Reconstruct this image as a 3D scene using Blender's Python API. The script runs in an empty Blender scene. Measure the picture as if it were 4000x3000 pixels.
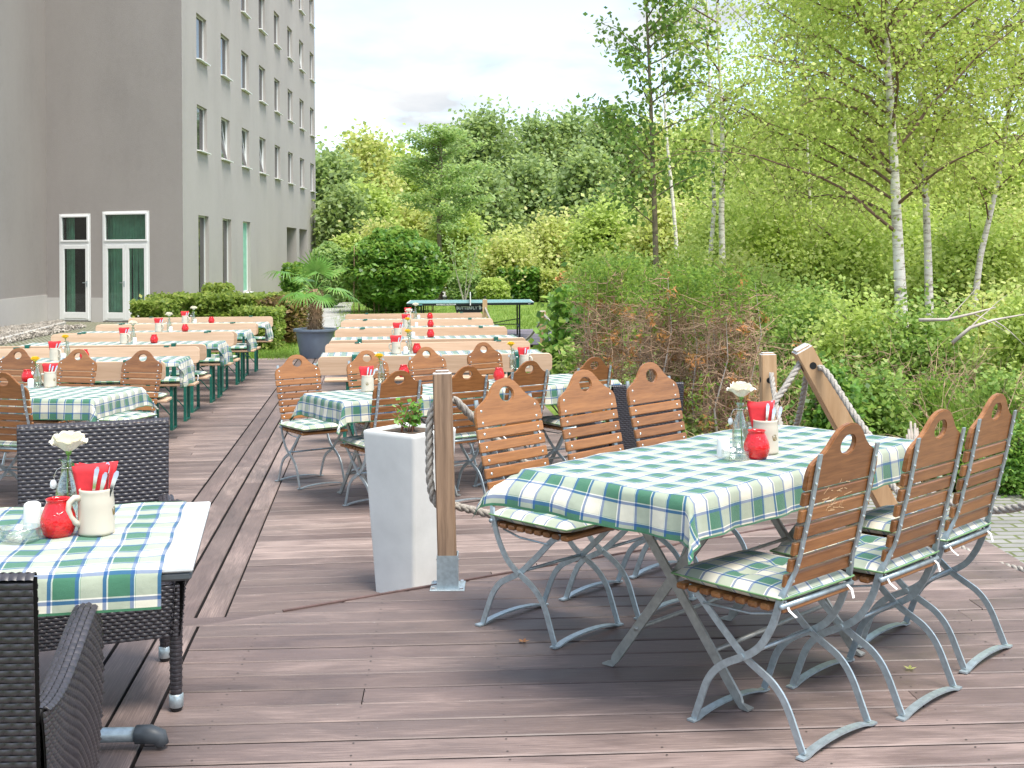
import bpy, bmesh, math, random
import numpy as np
from mathutils import Vector, Matrix, noise
PI = math.pi
R = math.radians
rng = random.Random(7)
nrg = np.random.RandomState(11)
S = bpy.context.scene
COL = S.collection

# ------------------------------------------------------------------ camera, sky, sun, exposure
F_PX, EYE = 4700.0, 1.5          # focal length in photo pixels (4000 wide), eye height over the upper deck
cd = bpy.data.cameras.new('camera'); cam = bpy.data.objects.new('camera', cd); COL.objects.link(cam)
cam.location = (0, 0, EYE); cam.rotation_euler = (R(90), 0, 0)
cam.rotation_euler = (Matrix.Rotation(R(90), 3, 'X') @ Matrix.Rotation(-0.0065, 3, 'Z')).to_euler()
cd.sensor_width = 36; cd.lens = 36 * F_PX / 4000; cd.shift_y = -505.5 / 4000
cd.clip_start = 0.1; cd.clip_end = 3000
S.camera = cam
SUN_EL, SUN_AZ = 66.0, 140.0     # azimuth clockwise from +Y (view direction): from behind on the right
w = bpy.data.worlds.new('World'); S.world = w; w.use_nodes = True
wt = w.node_tree; wt.nodes.clear()
def wn(t, **k):
    n = wt.nodes.new(t)
    for a, b in k.items(): setattr(n, a, b)
    return n
sky = wn('ShaderNodeTexSky', sky_type='NISHITA', sun_disc=False, sun_elevation=R(SUN_EL), sun_rotation=R(SUN_AZ), air_density=1.0, dust_density=1.5, ozone_density=1.0)
tc = wn('ShaderNodeTexCoord'); sep = wn('ShaderNodeSeparateXYZ'); wt.links.new(tc.outputs['Generated'], sep.inputs[0])
def wm(op, a, b=None):
    n = wn('ShaderNodeMath', operation=op)
    for i, x in enumerate((a, b)):
        if x is None: continue
        if isinstance(x, (int, float)): n.inputs[i].default_value = x
        else: wt.links.new(x, n.inputs[i])
    return n.outputs[0]
zz = wm('ADD', wm('MAXIMUM', sep.outputs[2], 0.0), 0.22)      # cloud layer seen on a dome
cx = wm('DIVIDE', sep.outputs[0], zz); cy = wm('DIVIDE', sep.outputs[1], zz)
cmb = wn('ShaderNodeCombineXYZ'); wt.links.new(cx, cmb.inputs[0]); wt.links.new(cy, cmb.inputs[1])
nz = wn('ShaderNodeTexNoise'); nz.inputs['Scale'].default_value = 2.4; nz.inputs['Detail'].default_value = 7; nz.inputs['Roughness'].default_value = 0.52; nz.inputs['Distortion'].default_value = 0.3
wt.links.new(cmb.outputs[0], nz.inputs['Vector'])
cr = wn('ShaderNodeValToRGB'); cr.color_ramp.elements[0].position = 0.40; cr.color_ramp.elements[1].position = 0.62
wt.links.new(nz.outputs[0], cr.inputs[0])
nz2 = wn('ShaderNodeTexNoise'); nz2.inputs['Scale'].default_value = 3.4; nz2.inputs['Detail'].default_value = 5
wt.links.new(cmb.outputs[0], nz2.inputs['Vector'])
cr2 = wn('ShaderNodeValToRGB'); cr2.color_ramp.elements[0].position = 0.38; cr2.color_ramp.elements[1].position = 0.62
cr2.color_ramp.elements[0].color = (2.25, 2.40, 2.58, 1); cr2.color_ramp.elements[1].color = (3.0, 3.02, 3.06, 1)
wt.links.new(nz2.outputs[0], cr2.inputs[0])
base = wn('ShaderNodeMixRGB', blend_type='ADD'); base.inputs[0].default_value = 1.0; base.inputs[2].default_value = (0.55, 0.85, 1.0, 1)
wt.links.new(sky.outputs[0], base.inputs[1])
mx = wn('ShaderNodeMixRGB'); wt.links.new(cr.outputs[0], mx.inputs[0]); wt.links.new(base.outputs[0], mx.inputs[1]); wt.links.new(cr2.outputs[0], mx.inputs[2])
bg = wn('ShaderNodeBackground'); bg.inputs['Strength'].default_value = 0.12
wo = wn('ShaderNodeOutputWorld'); wt.links.new(mx.outputs[0], bg.inputs[0]); wt.links.new(bg.outputs[0], wo.inputs[0])
sl = bpy.data.lights.new('sun', 'SUN'); sl.energy = 2.1; sl.angle = R(28); sl.color = (1.0, 0.95, 0.86)
so = bpy.data.objects.new('sun', sl); COL.objects.link(so)
sd = Vector((math.sin(R(SUN_AZ)) * math.cos(R(SUN_EL)), math.cos(R(SUN_AZ)) * math.cos(R(SUN_EL)), math.sin(R(SUN_EL))))
so.rotation_euler = sd.to_track_quat('Z', 'Y').to_euler(); so.location = (0, 0, 30)
S.view_settings.view_transform = 'Standard'; S.view_settings.look = 'None'; S.view_settings.gamma = 1
S.view_settings.exposure = 1.5
S.render.engine = 'CYCLES'
S.cycles.max_bounces = 8; S.cycles.diffuse_bounces = 6; S.cycles.transparent_max_bounces = 8; S.cycles.transmission_bounces = 5

def P(x, y, z):                   # photo pixel -> world point at height z
    u = x - 2000; v = y - 994.5 + .0065 * u; u -= .0065 * v
    Y = F_PX * (EYE - z) / v
    return Vector((u * Y / F_PX, Y, z))
def Q(x, y, Y):                   # photo pixel -> world point at distance Y
    u = x - 2000; v = y - 994.5 + .0065 * u; u -= .0065 * v
    return Vector((u * Y / F_PX, Y, EYE - v * Y / F_PX))

# ------------------------------------------------------------------ materials
def new_mat(name):
    m = bpy.data.materials.new(name); m.use_nodes = True
    return m, m.node_tree, m.node_tree.nodes['Principled BSDF']
def nd(t, typ, **k):
    n = t.nodes.new(typ)
    for a, b in k.items(): setattr(n, a, b)
    return n
def link(t, a, b): t.links.new(a, b)
def mathn(t, op, a, b=None, c=None, clamp=False):
    n = nd(t, 'ShaderNodeMath', operation=op); n.use_clamp = clamp
    for i, x in enumerate((a, b, c)):
        if x is None: continue
        if isinstance(x, (int, float)): n.inputs[i].default_value = x
        else: link(t, x, n.inputs[i])
    return n.outputs[0]
def ramp(t, fac, stops):
    r = nd(t, 'ShaderNodeValToRGB'); e = r.color_ramp.elements
    while len(e) < len(stops): e.new(0.5)
    for i, (p, c) in enumerate(stops):
        e[i].position = p; e[i].color = (*c, 1) if len(c) == 3 else c
    link(t, fac, r.inputs[0]); return r.outputs[0]
def noise_t(t, scale, detail=4, vec=None, rough=0.55, dist=0.0):
    n = nd(t, 'ShaderNodeTexNoise'); n.inputs['Scale'].default_value = scale; n.inputs['Detail'].default_value = detail
    n.inputs['Roughness'].default_value = rough; n.inputs['Distortion'].default_value = dist
    if vec is not None: link(t, vec, n.inputs['Vector'])
    return n.outputs[0]
def mapv(t, src, scale=(1, 1, 1), loc=(0, 0, 0)):
    m = nd(t, 'ShaderNodeMapping'); m.inputs['Scale'].default_value = scale; m.inputs['Location'].default_value = loc
    link(t, src, m.inputs[0]); return m.outputs[0]
def mixc(t, fac, a, b, mode='MIX'):
    n = nd(t, 'ShaderNodeMixRGB', blend_type=mode)
    for i, x in enumerate((fac, a, b)):
        if isinstance(x, (int, float)): n.inputs[i].default_value = x
        elif isinstance(x, tuple): n.inputs[i].default_value = (*x, 1) if len(x) == 3 else x
        else: link(t, x, n.inputs[i])
    return n.outputs[0]
def bump(t, bs, h, strength=0.3, dist=0.01):
    b = nd(t, 'ShaderNodeBump'); b.inputs['Strength'].default_value = strength; b.inputs['Distance'].default_value = dist
    link(t, h, b.inputs['Height']); link(t, b.outputs[0], bs.inputs['Normal'])
def simple(name, c, rough=0.5, metal=0.0, var=0.12, vs=20, bmp=0.0, spec=None, bscale=None):
    m, t, b = new_mat(name)
    tcn = nd(t, 'ShaderNodeTexCoord').outputs['Object']
    n = noise_t(t, vs, 5, tcn)
    lo = tuple(x * (1 - var) for x in c); hi = tuple(min(1, x * (1 + var)) for x in c)
    link(t, ramp(t, n, [(0.3, lo), (0.7, hi)]), b.inputs['Base Color'])
    b.inputs['Roughness'].default_value = rough; b.inputs['Metallic'].default_value = metal
    if spec is not None: b.inputs['Specular IOR Level'].default_value = spec
    if bmp: bump(t, b, noise_t(t, bscale or vs * 3, 4, tcn), bmp, 0.004)
    return m
def attr(t, name):
    a = nd(t, 'ShaderNodeAttribute'); a.attribute_name = name; return a
def wood(name, c_lo, c_hi, rough=0.45, axis_scale=(3, 45, 45), coat=0.0, src='Object', bmp=0.15):
    m, t, b = new_mat(name)
    tcn = nd(t, 'ShaderNodeTexCoord').outputs[src]
    g = noise_t(t, 1.0, 6, mapv(t, tcn, axis_scale), 0.6, 0.6)
    g2 = noise_t(t, 0.35, 3, mapv(t, tcn, axis_scale), 0.5)
    oi = nd(t, 'ShaderNodeObjectInfo').outputs['Random']
    f = mathn(t, 'ADD', mathn(t, 'MULTIPLY', g, 0.6), mathn(t, 'MULTIPLY', g2, 0.4))
    f = mathn(t, 'ADD', f, mathn(t, 'MULTIPLY', mathn(t, 'SUBTRACT', oi, 0.5), 0.22))
    link(t, ramp(t, f, [(0.3, c_lo), (0.68, c_hi)]), b.inputs['Base Color'])
    b.inputs['Roughness'].default_value = rough
    b.inputs['Coat Weight'].default_value = coat; b.inputs['Coat Roughness'].default_value = 0.2
    bump(t, b, g, bmp, 0.002)
    return m
M = {}
_ = None
def deck_mat(name, tint):
    m, t, b = new_mat(name)
    uv = nd(t, 'ShaderNodeUVMap').outputs[0]
    a = attr(t, 'rnd').outputs['Fac']
    off = nd(t, 'ShaderNodeCombineXYZ'); link(t, mathn(t, 'MULTIPLY', a, 37.0), off.inputs[0]); link(t, mathn(t, 'MULTIPLY', a, 91.0), off.inputs[1])
    vm = nd(t, 'ShaderNodeVectorMath', operation='ADD'); link(t, uv, vm.inputs[0]); link(t, off.outputs[0], vm.inputs[1])
    fine = noise_t(t, 1.0, 8, mapv(t, vm.outputs[0], (5, 240, 1)), 0.7, 0.3)
    blot = noise_t(t, 1.0, 5, mapv(t, vm.outputs[0], (1.8, 6, 1)), 0.6, 0.8)
    big = noise_t(t, 0.55, 4, nd(t, 'ShaderNodeTexCoord').outputs['Object'], 0.5)
    f = mathn(t, 'ADD', mathn(t, 'MULTIPLY', fine, 0.55), mathn(t, 'MULTIPLY', blot, 0.40))
    f = mathn(t, 'ADD', f, mathn(t, 'MULTIPLY', big, 0.15))
    f = mathn(t, 'ADD', f, mathn(t, 'MULTIPLY', mathn(t, 'SUBTRACT', a, 0.5), 0.17))
    c = ramp(t, f, [(0.36, tuple(x * 0.38 for x in tint)), (0.46, tuple(x * 0.74 for x in tint)), (0.55, tint), (0.68, tuple(min(1, x * 2.1) for x in tint))])
    red = mixc(t, mathn(t, 'MULTIPLY', noise_t(t, 1.0, 3, mapv(t, vm.outputs[0], (1.1, 1.5, 1))), 0.34), c, (0.15, 0.085, 0.09))
    spk = noise_t(t, 90, 2, nd(t, 'ShaderNodeTexCoord').outputs['Object'])
    spk = ramp(t, spk, [(0.73, (0, 0, 0)), (0.78, (1, 1, 1))])
    c2 = mixc(t, mathn(t, 'MULTIPLY', spk, 0.5), red, (0.5, 0.48, 0.47))
    link(t, c2, b.inputs['Base Color'])
    link(t, ramp(t, blot, [(0.3, (0.42,) * 3), (0.7, (0.72,) * 3)]), b.inputs['Roughness'])
    bump(t, b, fine, 0.35, 0.003)
    return m
M['deck'] = deck_mat('weathered_deck_wood', (0.158, 0.120, 0.106))
M['deck_low'] = deck_mat('weathered_lower_deck_wood', (0.160, 0.122, 0.105))
M['deck_dark'] = deck_mat('dark_violet_deck_wood', (0.12, 0.105, 0.13))
M['chair_wood'] = wood('lacquered_chair_wood', (0.17, 0.060, 0.014), (0.36, 0.150, 0.046), 0.42, (9, 110, 110), 0.35)
M['pine'] = wood('pale_spruce_board', (0.50, 0.325, 0.20), (0.66, 0.46, 0.31), 0.42, (3, 60, 60), 0.25)
M['post'] = wood('weathered_post_wood', (0.065, 0.035, 0.022), (0.36, 0.235, 0.15), 0.8, (55, 55, 3), 0.0, bmp=0.7)
M['post_new'] = wood('sawn_larch_post_wood', (0.36, 0.20, 0.09), (0.62, 0.42, 0.24), 0.6, (22, 22, 2.2), 0.0, bmp=0.3)
M['post_top'] = simple('silvered_end_grain', (0.5, 0.49, 0.48), 0.8, var=0.3, vs=60, bmp=0.4)
M['steel'] = simple('galvanised_steel', (0.40, 0.47, 0.50), 0.36, 0.55, 0.18, 45, 0.08)
M['steel_table'] = simple('grey_table_steel', (0.36, 0.37, 0.35), 0.42, 0.45, 0.2, 35, 0.08)
M['screw'] = simple('bright_screw_heads', (0.75, 0.76, 0.76), 0.25, 0.9, 0.05)
M['green_steel'] = simple('green_painted_steel', (0.012, 0.13, 0.095), 0.4, 0.0, 0.25, 14, 0.05)
M['black'] = simple('black_steel', (0.015, 0.016, 0.018), 0.4, 0.2, 0.2)
M['darkgrey'] = simple('anthracite_plastic', (0.07, 0.08, 0.09), 0.45, 0.0, 0.2)
M['wicker'] = simple('dark_brown_wicker', (0.034, 0.030, 0.036), 0.36, 0.0, 0.3, 60, spec=0.7)
M['wicker_core'] = simple('wicker_core', (0.006, 0.005, 0.005), 0.7)
M['ceramic'] = simple('cream_stoneware', (0.56, 0.51, 0.42), 0.32, 0.0, 0.05, 9, spec=0.5)
M['white'] = simple('white_plastic', (0.80, 0.80, 0.79), 0.35, var=0.03)
M['napkin'] = simple('red_paper_napkin', (0.70, 0.035, 0.045), 0.85, var=0.12, vs=30, bmp=0.1)
M['cutlery'] = simple('polished_cutlery', (0.72, 0.70, 0.68), 0.14, 1.0, 0.02)
M['rope'] = simple('weathered_hemp_rope', (0.36, 0.33, 0.29), 0.9, var=0.35, vs=90, bmp=0.6, bscale=400)
M['concrete'] = simple('white_fibre_cement', (0.66, 0.66, 0.635), 0.62, var=0.10, vs=4, bmp=0.12, bscale=60)
M['soil'] = simple('dark_soil', (0.09, 0.06, 0.04), 0.95, var=0.5, vs=30, bmp=0.8)
M['pot'] = simple('blue_grey_plastic_pot', (0.16, 0.20, 0.255), 0.45, var=0.10, vs=5, bmp=0.03)
M['fibre'] = simple('shaggy_palm_fibre', (0.24, 0.15, 0.09), 0.95, var=0.45, vs=25, bmp=1.0)
M['white_frame'] = simple('white_window_frame', (0.80, 0.81, 0.80), 0.35, var=0.03)
M['sill'] = simple('white_metal_sill', (0.78, 0.78, 0.76), 0.4, var=0.04)
M['grey_frame'] = simple('dark_window_frame', (0.10, 0.10, 0.10), 0.4)
M['tabletop'] = simple('pale_grey_laminate', (0.66, 0.68, 0.69), 0.3, var=0.03)
M['tt_blue'] = simple('blue_green_table_tennis_top', (0.12, 0.30, 0.31), 0.35, var=0.05)
M['petal_w'] = simple('cream_white_petals', (0.88, 0.84, 0.72), 0.6, var=0.04)
M['petal_y'] = simple('yellow_petals', (0.85, 0.62, 0.05), 0.6, var=0.08)
M['stemg'] = simple('green_stems', (0.14, 0.30, 0.05), 0.5, var=0.2)
M['bark'] = simple('grey_brown_bark', (0.20, 0.16, 0.11), 0.9, var=0.4, vs=14, bmp=0.8)
M['twig'] = simple('dry_brown_twigs', (0.44, 0.29, 0.19), 0.9, var=0.45, vs=6, bmp=0.2)
M['twig_grey'] = simple('grey_dead_stems', (0.48, 0.42, 0.37), 0.9, var=0.3, vs=6)
M['string'] = simple('white_ribbon', (0.85, 0.84, 0.82), 0.8)
M['kerb'] = simple('grey_kerb_stone', (0.42, 0.41, 0.38), 0.85, var=0.2, vs=12, bmp=0.3)

def birch_bark():
    m, t, b = new_mat('white_birch_bark')
    o = nd(t, 'ShaderNodeTexCoord').outputs['Object']
    n1 = noise_t(t, 1.0, 5, mapv(t, o, (6, 6, 26)), 0.7)
    n2 = noise_t(t, 2.2, 3, o)
    f = ramp(t, mathn(t, 'ADD', mathn(t, 'MULTIPLY', n1, 0.75), mathn(t, 'MULTIPLY', n2, 0.25)), [(0.36, (0.03, 0.026, 0.022)), (0.42, (0.45, 0.39, 0.32)), (0.52, (0.80, 0.75, 0.67)), (0.8, (0.86, 0.83, 0.78))])
    link(t, f, b.inputs['Base Color']); b.inputs['Roughness'].default_value = 0.7
    bump(t, b, n1, 0.3, 0.01); return m
M['birch'] = birch_bark()

def leaf_mat(name, c1, c2, c3=None, trans=0.55, rough=0.5, spec=0.35):
    m, t, b = new_mat(name)
    a = attr(t, 'rnd').outputs['Fac']
    o = nd(t, 'ShaderNodeTexCoord').outputs['Object']
    f = mathn(t, 'ADD', mathn(t, 'MULTIPLY', a, 0.65), mathn(t, 'MULTIPLY', noise_t(t, 0.9, 3, o), 0.35))
    st = [(0.18, c1), (0.62, c2)]
    if c3: st.append((0.86, c3))
    c = ramp(t, f, st)
    link(t, c, b.inputs['Base Color']); b.inputs['Roughness'].default_value = rough; b.inputs['Specular IOR Level'].default_value = spec
    tr = nd(t, 'ShaderNodeBsdfTranslucent'); link(t, mixc(t, 0.35, c, (0.62, 0.74, 0.16)), tr.inputs[0])
    ms = nd(t, 'ShaderNodeMixShader'); ms.inputs[0].default_value = trans
    out = t.nodes['Material Output']
    link(t, b.outputs[0], ms.inputs[1]); link(t, tr.outputs[0], ms.inputs[2]); link(t, ms.outputs[0], out.inputs[0])
    return m
M['leaf_oak'] = leaf_mat('oak_leaves', (0.14, 0.21, 0.08), (0.34, 0.46, 0.19), (0.52, 0.62, 0.32))
M['leaf_light'] = leaf_mat('light_green_leaves', (0.30, 0.40, 0.09), (0.56, 0.68, 0.20), (0.74, 0.80, 0.34))
M['leaf_yell'] = leaf_mat('yellowing_leaves', (0.38, 0.43, 0.12), (0.66, 0.70, 0.26), (0.80, 0.71, 0.36), 0.55)
M['leaf_birch'] = leaf_mat('birch_leaves', (0.32, 0.44, 0.08), (0.60, 0.72, 0.19), (0.80, 0.82, 0.34), 0.55)
M['leaf_alder'] = leaf_mat('alder_leaves', (0.055, 0.140, 0.031), (0.156, 0.312, 0.070), (0.343, 0.499, 0.140), 0.55)
M['leaf_dark'] = leaf_mat('glossy_bush_leaves', (0.05, 0.14, 0.022), (0.17, 0.37, 0.06), (0.38, 0.58, 0.16), 0.55, 0.35, 0.5)
M['leaf_larch'] = leaf_mat('feathery_leaves', (0.16, 0.30, 0.09), (0.38, 0.54, 0.22), (0.56, 0.66, 0.34), 0.55)
M['leaf_hedge'] = leaf_mat('hedge_leaves', (0.08, 0.14, 0.02), (0.26, 0.36, 0.07), (0.48, 0.50, 0.15), 0.55)
M['leaf_brown'] = leaf_mat('browning_hedge_leaves', (0.06, 0.035, 0.015), (0.22, 0.13, 0.05), (0.34, 0.24, 0.09), 0.3)
M['leaf_thuja'] = leaf_mat('thuja_sprays', (0.063, 0.149, 0.018), (0.172, 0.322, 0.040), (0.345, 0.460, 0.081), 0.55)
M['leaf_orange'] = leaf_mat('orange_dead_sprays', (0.36, 0.14, 0.05), (0.60, 0.27, 0.10), None, 0.3)
M['leaf_ground'] = leaf_mat('ground_plants', (0.12, 0.24, 0.045), (0.34, 0.50, 0.13), (0.58, 0.62, 0.26), 0.55)
M['litter'] = leaf_mat('fallen_leaves', (0.10, 0.05, 0.02), (0.26, 0.15, 0.06), (0.45, 0.30, 0.12), 0.1)
M['palm_leaf'] = leaf_mat('palm_fronds', (0.05, 0.15, 0.02), (0.16, 0.36, 0.06), (0.42, 0.48, 0.16), 0.3, 0.4, 0.5)
M['grassblade'] = leaf_mat('grass_blades', (0.10, 0.20, 0.02), (0.22, 0.36, 0.05), (0.40, 0.46, 0.12), 0.35)

def plaid():
    m, t, b = new_mat('green_white_check_cotton')
    uv = nd(t, 'ShaderNodeUVMap').outputs[0]
    s = nd(t, 'ShaderNodeSeparateXYZ'); link(t, uv, s.inputs[0])
    PER = 0.124
    def bands(co):
        p = mathn(t, 'FRACT', mathn(t, 'DIVIDE', co, PER))
        wh = mathn(t, 'GREATER_THAN', p, 0.5)                                    # 0 green half, 1 white half
        q = mathn(t, 'FRACT', mathn(t, 'MULTIPLY', p, 2.0))
        blue = mathn(t, 'MULTIPLY', mathn(t, 'GREATER_THAN', q, 0.80), mathn(t, 'LESS_THAN', q, 0.94))
        line = mathn(t, 'MULTIPLY', mathn(t, 'GREATER_THAN', q, 0.945), mathn(t, 'LESS_THAN', q, 0.985))
        return wh, blue, line
    wx, bx, lx = bands(s.outputs[0]); wy, by, ly = bands(s.outputs[1])
    def thread(wh, blue, line):
        c = mixc(t, wh, (0.055, 0.175, 0.105), (0.68, 0.645, 0.53))
        c = mixc(t, blue, c, (0.025, 0.085, 0.24))
        return mixc(t, line, c, (0.78, 0.79, 0.74))
    tx, ty = thread(wx, bx, lx), thread(wy, by, ly)
    weave = mathn(t, 'ADD', 0.5, 0.0)
    c = mixc(t, 0.5, tx, ty)
    # stripes of the warp read a little stronger where they cross the pale bands
    c = mixc(t, mathn(t, 'MULTIPLY', mathn(t, 'MAXIMUM', bx, by), 0.45), c, (0.03, 0.11, 0.28))
    hem = attr(t, 'hem').outputs['Fac']
    c = mixc(t, mathn(t, 'LESS_THAN', hem, 0.006), c, (0.05, 0.17, 0.09))
    o = nd(t, 'ShaderNodeTexCoord').outputs['Object']
    c = mixc(t, 0.12, c, ramp(t, noise_t(t, 30, 4, o), [(0.3, (0.5, 0.5, 0.45)), (0.7, (1, 1, 1))]), 'MULTIPLY')
    link(t, c, b.inputs['Base Color']); b.inputs['Roughness'].default_value = 0.85; b.inputs['Specular IOR Level'].default_value = 0.25
    b.inputs['Sheen Weight'].default_value = 0.2
    wv = noise_t(t, 900, 1, o)
    hh = mathn(t, 'ADD', mathn(t, 'MULTIPLY', wv, 0.15), noise_t(t, 11, 3, o))
    bump(t, b, hh, 0.55, 0.014)
    return m
M['plaid'] = plaid()

def glass(name, c=(0.95, 0.98, 0.97), rough=0.02, ior=1.45):
    m, t, b = new_mat(name)
    b.inputs['Base Color'].default_value = (*c, 1); b.inputs['Roughness'].default_value = rough; b.inputs['Transmission Weight'].default_value = 1.0; b.inputs['IOR'].default_value = ior
    o = nd(t, 'ShaderNodeTexCoord').outputs['Object']; bump(t, b, noise_t(t, 40, 2, o), 0.05, 0.002)
    return m
def thin_glass(name, tint, refl=0.09):
    m, t, b = new_mat(name); out = t.nodes['Material Output']
    tr = nd(t, 'ShaderNodeBsdfTransparent'); tr.inputs[0].default_value = (*tint, 1); gl = nd(t, 'ShaderNodeBsdfGlossy'); gl.inputs['Roughness'].default_value = 0.03
    lw = nd(t, 'ShaderNodeLayerWeight'); lw.inputs[0].default_value = 0.35
    f = mathn(t, 'ADD', mathn(t, 'MULTIPLY', lw.outputs['Facing'], 0.55), refl, clamp=True)
    ms = nd(t, 'ShaderNodeMixShader'); link(t, f, ms.inputs[0]); link(t, tr.outputs[0], ms.inputs[1]); link(t, gl.outputs[0], ms.inputs[2]); link(t, ms.outputs[0], out.inputs[0]); return m
M['glass'] = thin_glass('clear_glass', (0.93, 0.97, 0.95))
def jar_mat():
    m, t, b = new_mat('embossed_red_glass')
    b.inputs['Base Color'].default_value = (0.78, 0.008, 0.012, 1); b.inputs['Roughness'].default_value = 0.07
    b.inputs['Transmission Weight'].default_value = 0.25; b.inputs['Coat Weight'].default_value = 0.6; b.inputs['Coat Roughness'].default_value = 0.04
    o = nd(t, 'ShaderNodeTexCoord').outputs['Object']
    bump(t, b, noise_t(t, 55, 2, o, 0.5, 1.2), 0.75, 0.006)
    return m
M['jar'] = jar_mat()
M['pane'] = thin_glass('door_glass', (0.80, 0.86, 0.83), 0.0)
M['pane_dark'] = simple('dark_reflecting_glass', (0.045, 0.045, 0.05), 0.04, 0.0, 0.3, 1.5, spec=0.35)
M['curtain'] = simple('mint_green_curtain', (0.24, 0.50, 0.36), 0.9, var=0.15, vs=5)
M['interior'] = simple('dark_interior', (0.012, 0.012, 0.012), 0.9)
M['net'] = simple('grey_net_curtain', (0.42, 0.41, 0.40), 0.9, var=0.1)

def plaster(name, c):
    m, t, b = new_mat(name)
    o = nd(t, 'ShaderNodeTexCoord').outputs['Object']
    n = noise_t(t, 0.45, 6, o, 0.6); n2 = noise_t(t, 7, 4, o, 0.7); n3 = noise_t(t, 1.0, 4, mapv(t, o, (0.8, 0.8, 0.16)), 0.6)
    f = mathn(t, 'ADD', mathn(t, 'ADD', mathn(t, 'MULTIPLY', n, 0.4), mathn(t, 'MULTIPLY', n2, 0.2)), mathn(t, 'MULTIPLY', n3, 0.4))
    link(t, ramp(t, f, [(0.28, tuple(x * 0.86 for x in c)), (0.48, c), (0.70, tuple(x * 1.10 for x in c))]), b.inputs['Base Color'])
    b.inputs['Roughness'].default_value = 0.92; b.inputs['Specular IOR Level'].default_value = 0.15
    bump(t, b, noise_t(t, 60, 3, o), 0.5, 0.01); return m
M['plaster'] = plaster('grey_render', (0.405, 0.375, 0.352))
M['plaster_shaded'] = plaster('shaded_grey_render', (0.325, 0.300, 0.284))  # same render, darker copy: weaker light on these walls put into the colour
M['plinth'] = plaster('pale_plinth', (0.50, 0.48, 0.46))

def ground_mat():
    m, t, b = new_mat('lawn_and_soil')
    o = nd(t, 'ShaderNodeTexCoord').outputs['Object']
    s = nd(t, 'ShaderNodeSeparateXYZ'); link(t, o, s.inputs[0])
    g = ramp(t, noise_t(t, 1.6, 8, o, 0.75), [(0.3, (0.07, 0.14, 0.014)), (0.5, (0.15, 0.24, 0.03)), (0.7, (0.27, 0.36, 0.07))])
    soil = ramp(t, noise_t(t, 6, 8, o, 0.75), [(0.3, (0.05, 0.035, 0.02)), (0.5, (0.17, 0.11, 0.06)), (0.7, (0.36, 0.25, 0.14))])
    # wild strip to the right of the lawn is bare soil with litter
    edge = mathn(t, 'ADD', mathn(t, 'SUBTRACT', s.outputs[0], 1.7), mathn(t, 'MULTIPLY', mathn(t, 'SUBTRACT', noise_t(t, 0.8, 4, o), 0.5), 2.0))
    edge = mathn(t, 'SUBTRACT', edge, mathn(t, 'MULTIPLY', mathn(t, 'MAXIMUM', mathn(t, 'SUBTRACT', s.outputs[1], 14.0), 0.0), 0.09))
    f = mathn(t, 'MULTIPLY', edge, 2.0, clamp=True)
    link(t, mixc(t, f, g, soil), b.inputs['Base Color']); b.inputs['Roughness'].default_value = 0.95
    bump(t, b, noise_t(t, 40, 6, o, 0.8), 0.8, 0.03); return m
M['ground'] = ground_mat()
def pavers(name, c, bw, bh, moss, mortar=0.12, off=0.5):
    m, t, b = new_mat(name)
    o = nd(t, 'ShaderNodeTexCoord').outputs['Object']
    br = nd(t, 'ShaderNodeTexBrick'); br.offset = off
    br.inputs['Scale'].default_value = 1.0; br.inputs['Brick Width'].default_value = bw; br.inputs['Row Height'].default_value = bh
    br.inputs['Mortar Size'].default_value = bh * mortar; br.inputs['Mortar Smooth'].default_value = 0.4; br.inputs['Bias'].default_value = 0.0
    br.inputs['Color1'].default_value = (*tuple(x * 0.85 for x in c), 1); br.inputs['Color2'].default_value = (*tuple(x * 1.15 for x in c), 1); br.inputs['Mortar'].default_value = (*moss, 1)
    wv = nd(t, 'ShaderNodeVectorMath', operation='ADD')
    nn = nd(t, 'ShaderNodeTexNoise'); nn.inputs['Scale'].default_value = 6
    sc = nd(t, 'ShaderNodeVectorMath', operation='SCALE'); sc.inputs['Scale'].default_value = bh * 0.22; link(t, o, nn.inputs['Vector']); link(t, nn.outputs['Color'], sc.inputs[0])
    link(t, o, wv.inputs[0]); link(t, sc.outputs[0], wv.inputs[1]); link(t, wv.outputs[0], br.inputs['Vector'])
    c2 = mixc(t, 0.5, br.outputs[0], ramp(t, noise_t(t, 9, 5, o), [(0.3, (0.5, 0.5, 0.48)), (0.7, (1, 1, 1))]), 'MULTIPLY')
    link(t, c2, b.inputs['Base Color']); b.inputs['Roughness'].default_value = 0.85
    bump(t, b, mathn(t, 'ADD', mathn(t, 'MULTIPLY', br.outputs['Fac'], -1.0), mathn(t, 'MULTIPLY', noise_t(t, 50, 3, o), 0.3)), 0.6, 0.012); return m
M['paver'] = pavers('grey_block_paving', (0.27, 0.26, 0.245), 0.21, 0.105, (0.13, 0.15, 0.05))
M['cobble'] = pavers('mossy_cobbles', (0.30, 0.285, 0.25), 0.10, 0.10, (0.12, 0.13, 0.05), 0.22)
M['path'] = pavers('pale_path_paving', (0.47, 0.46, 0.45), 0.20, 0.10, (0.24, 0.25, 0.19), 0.12)

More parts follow.
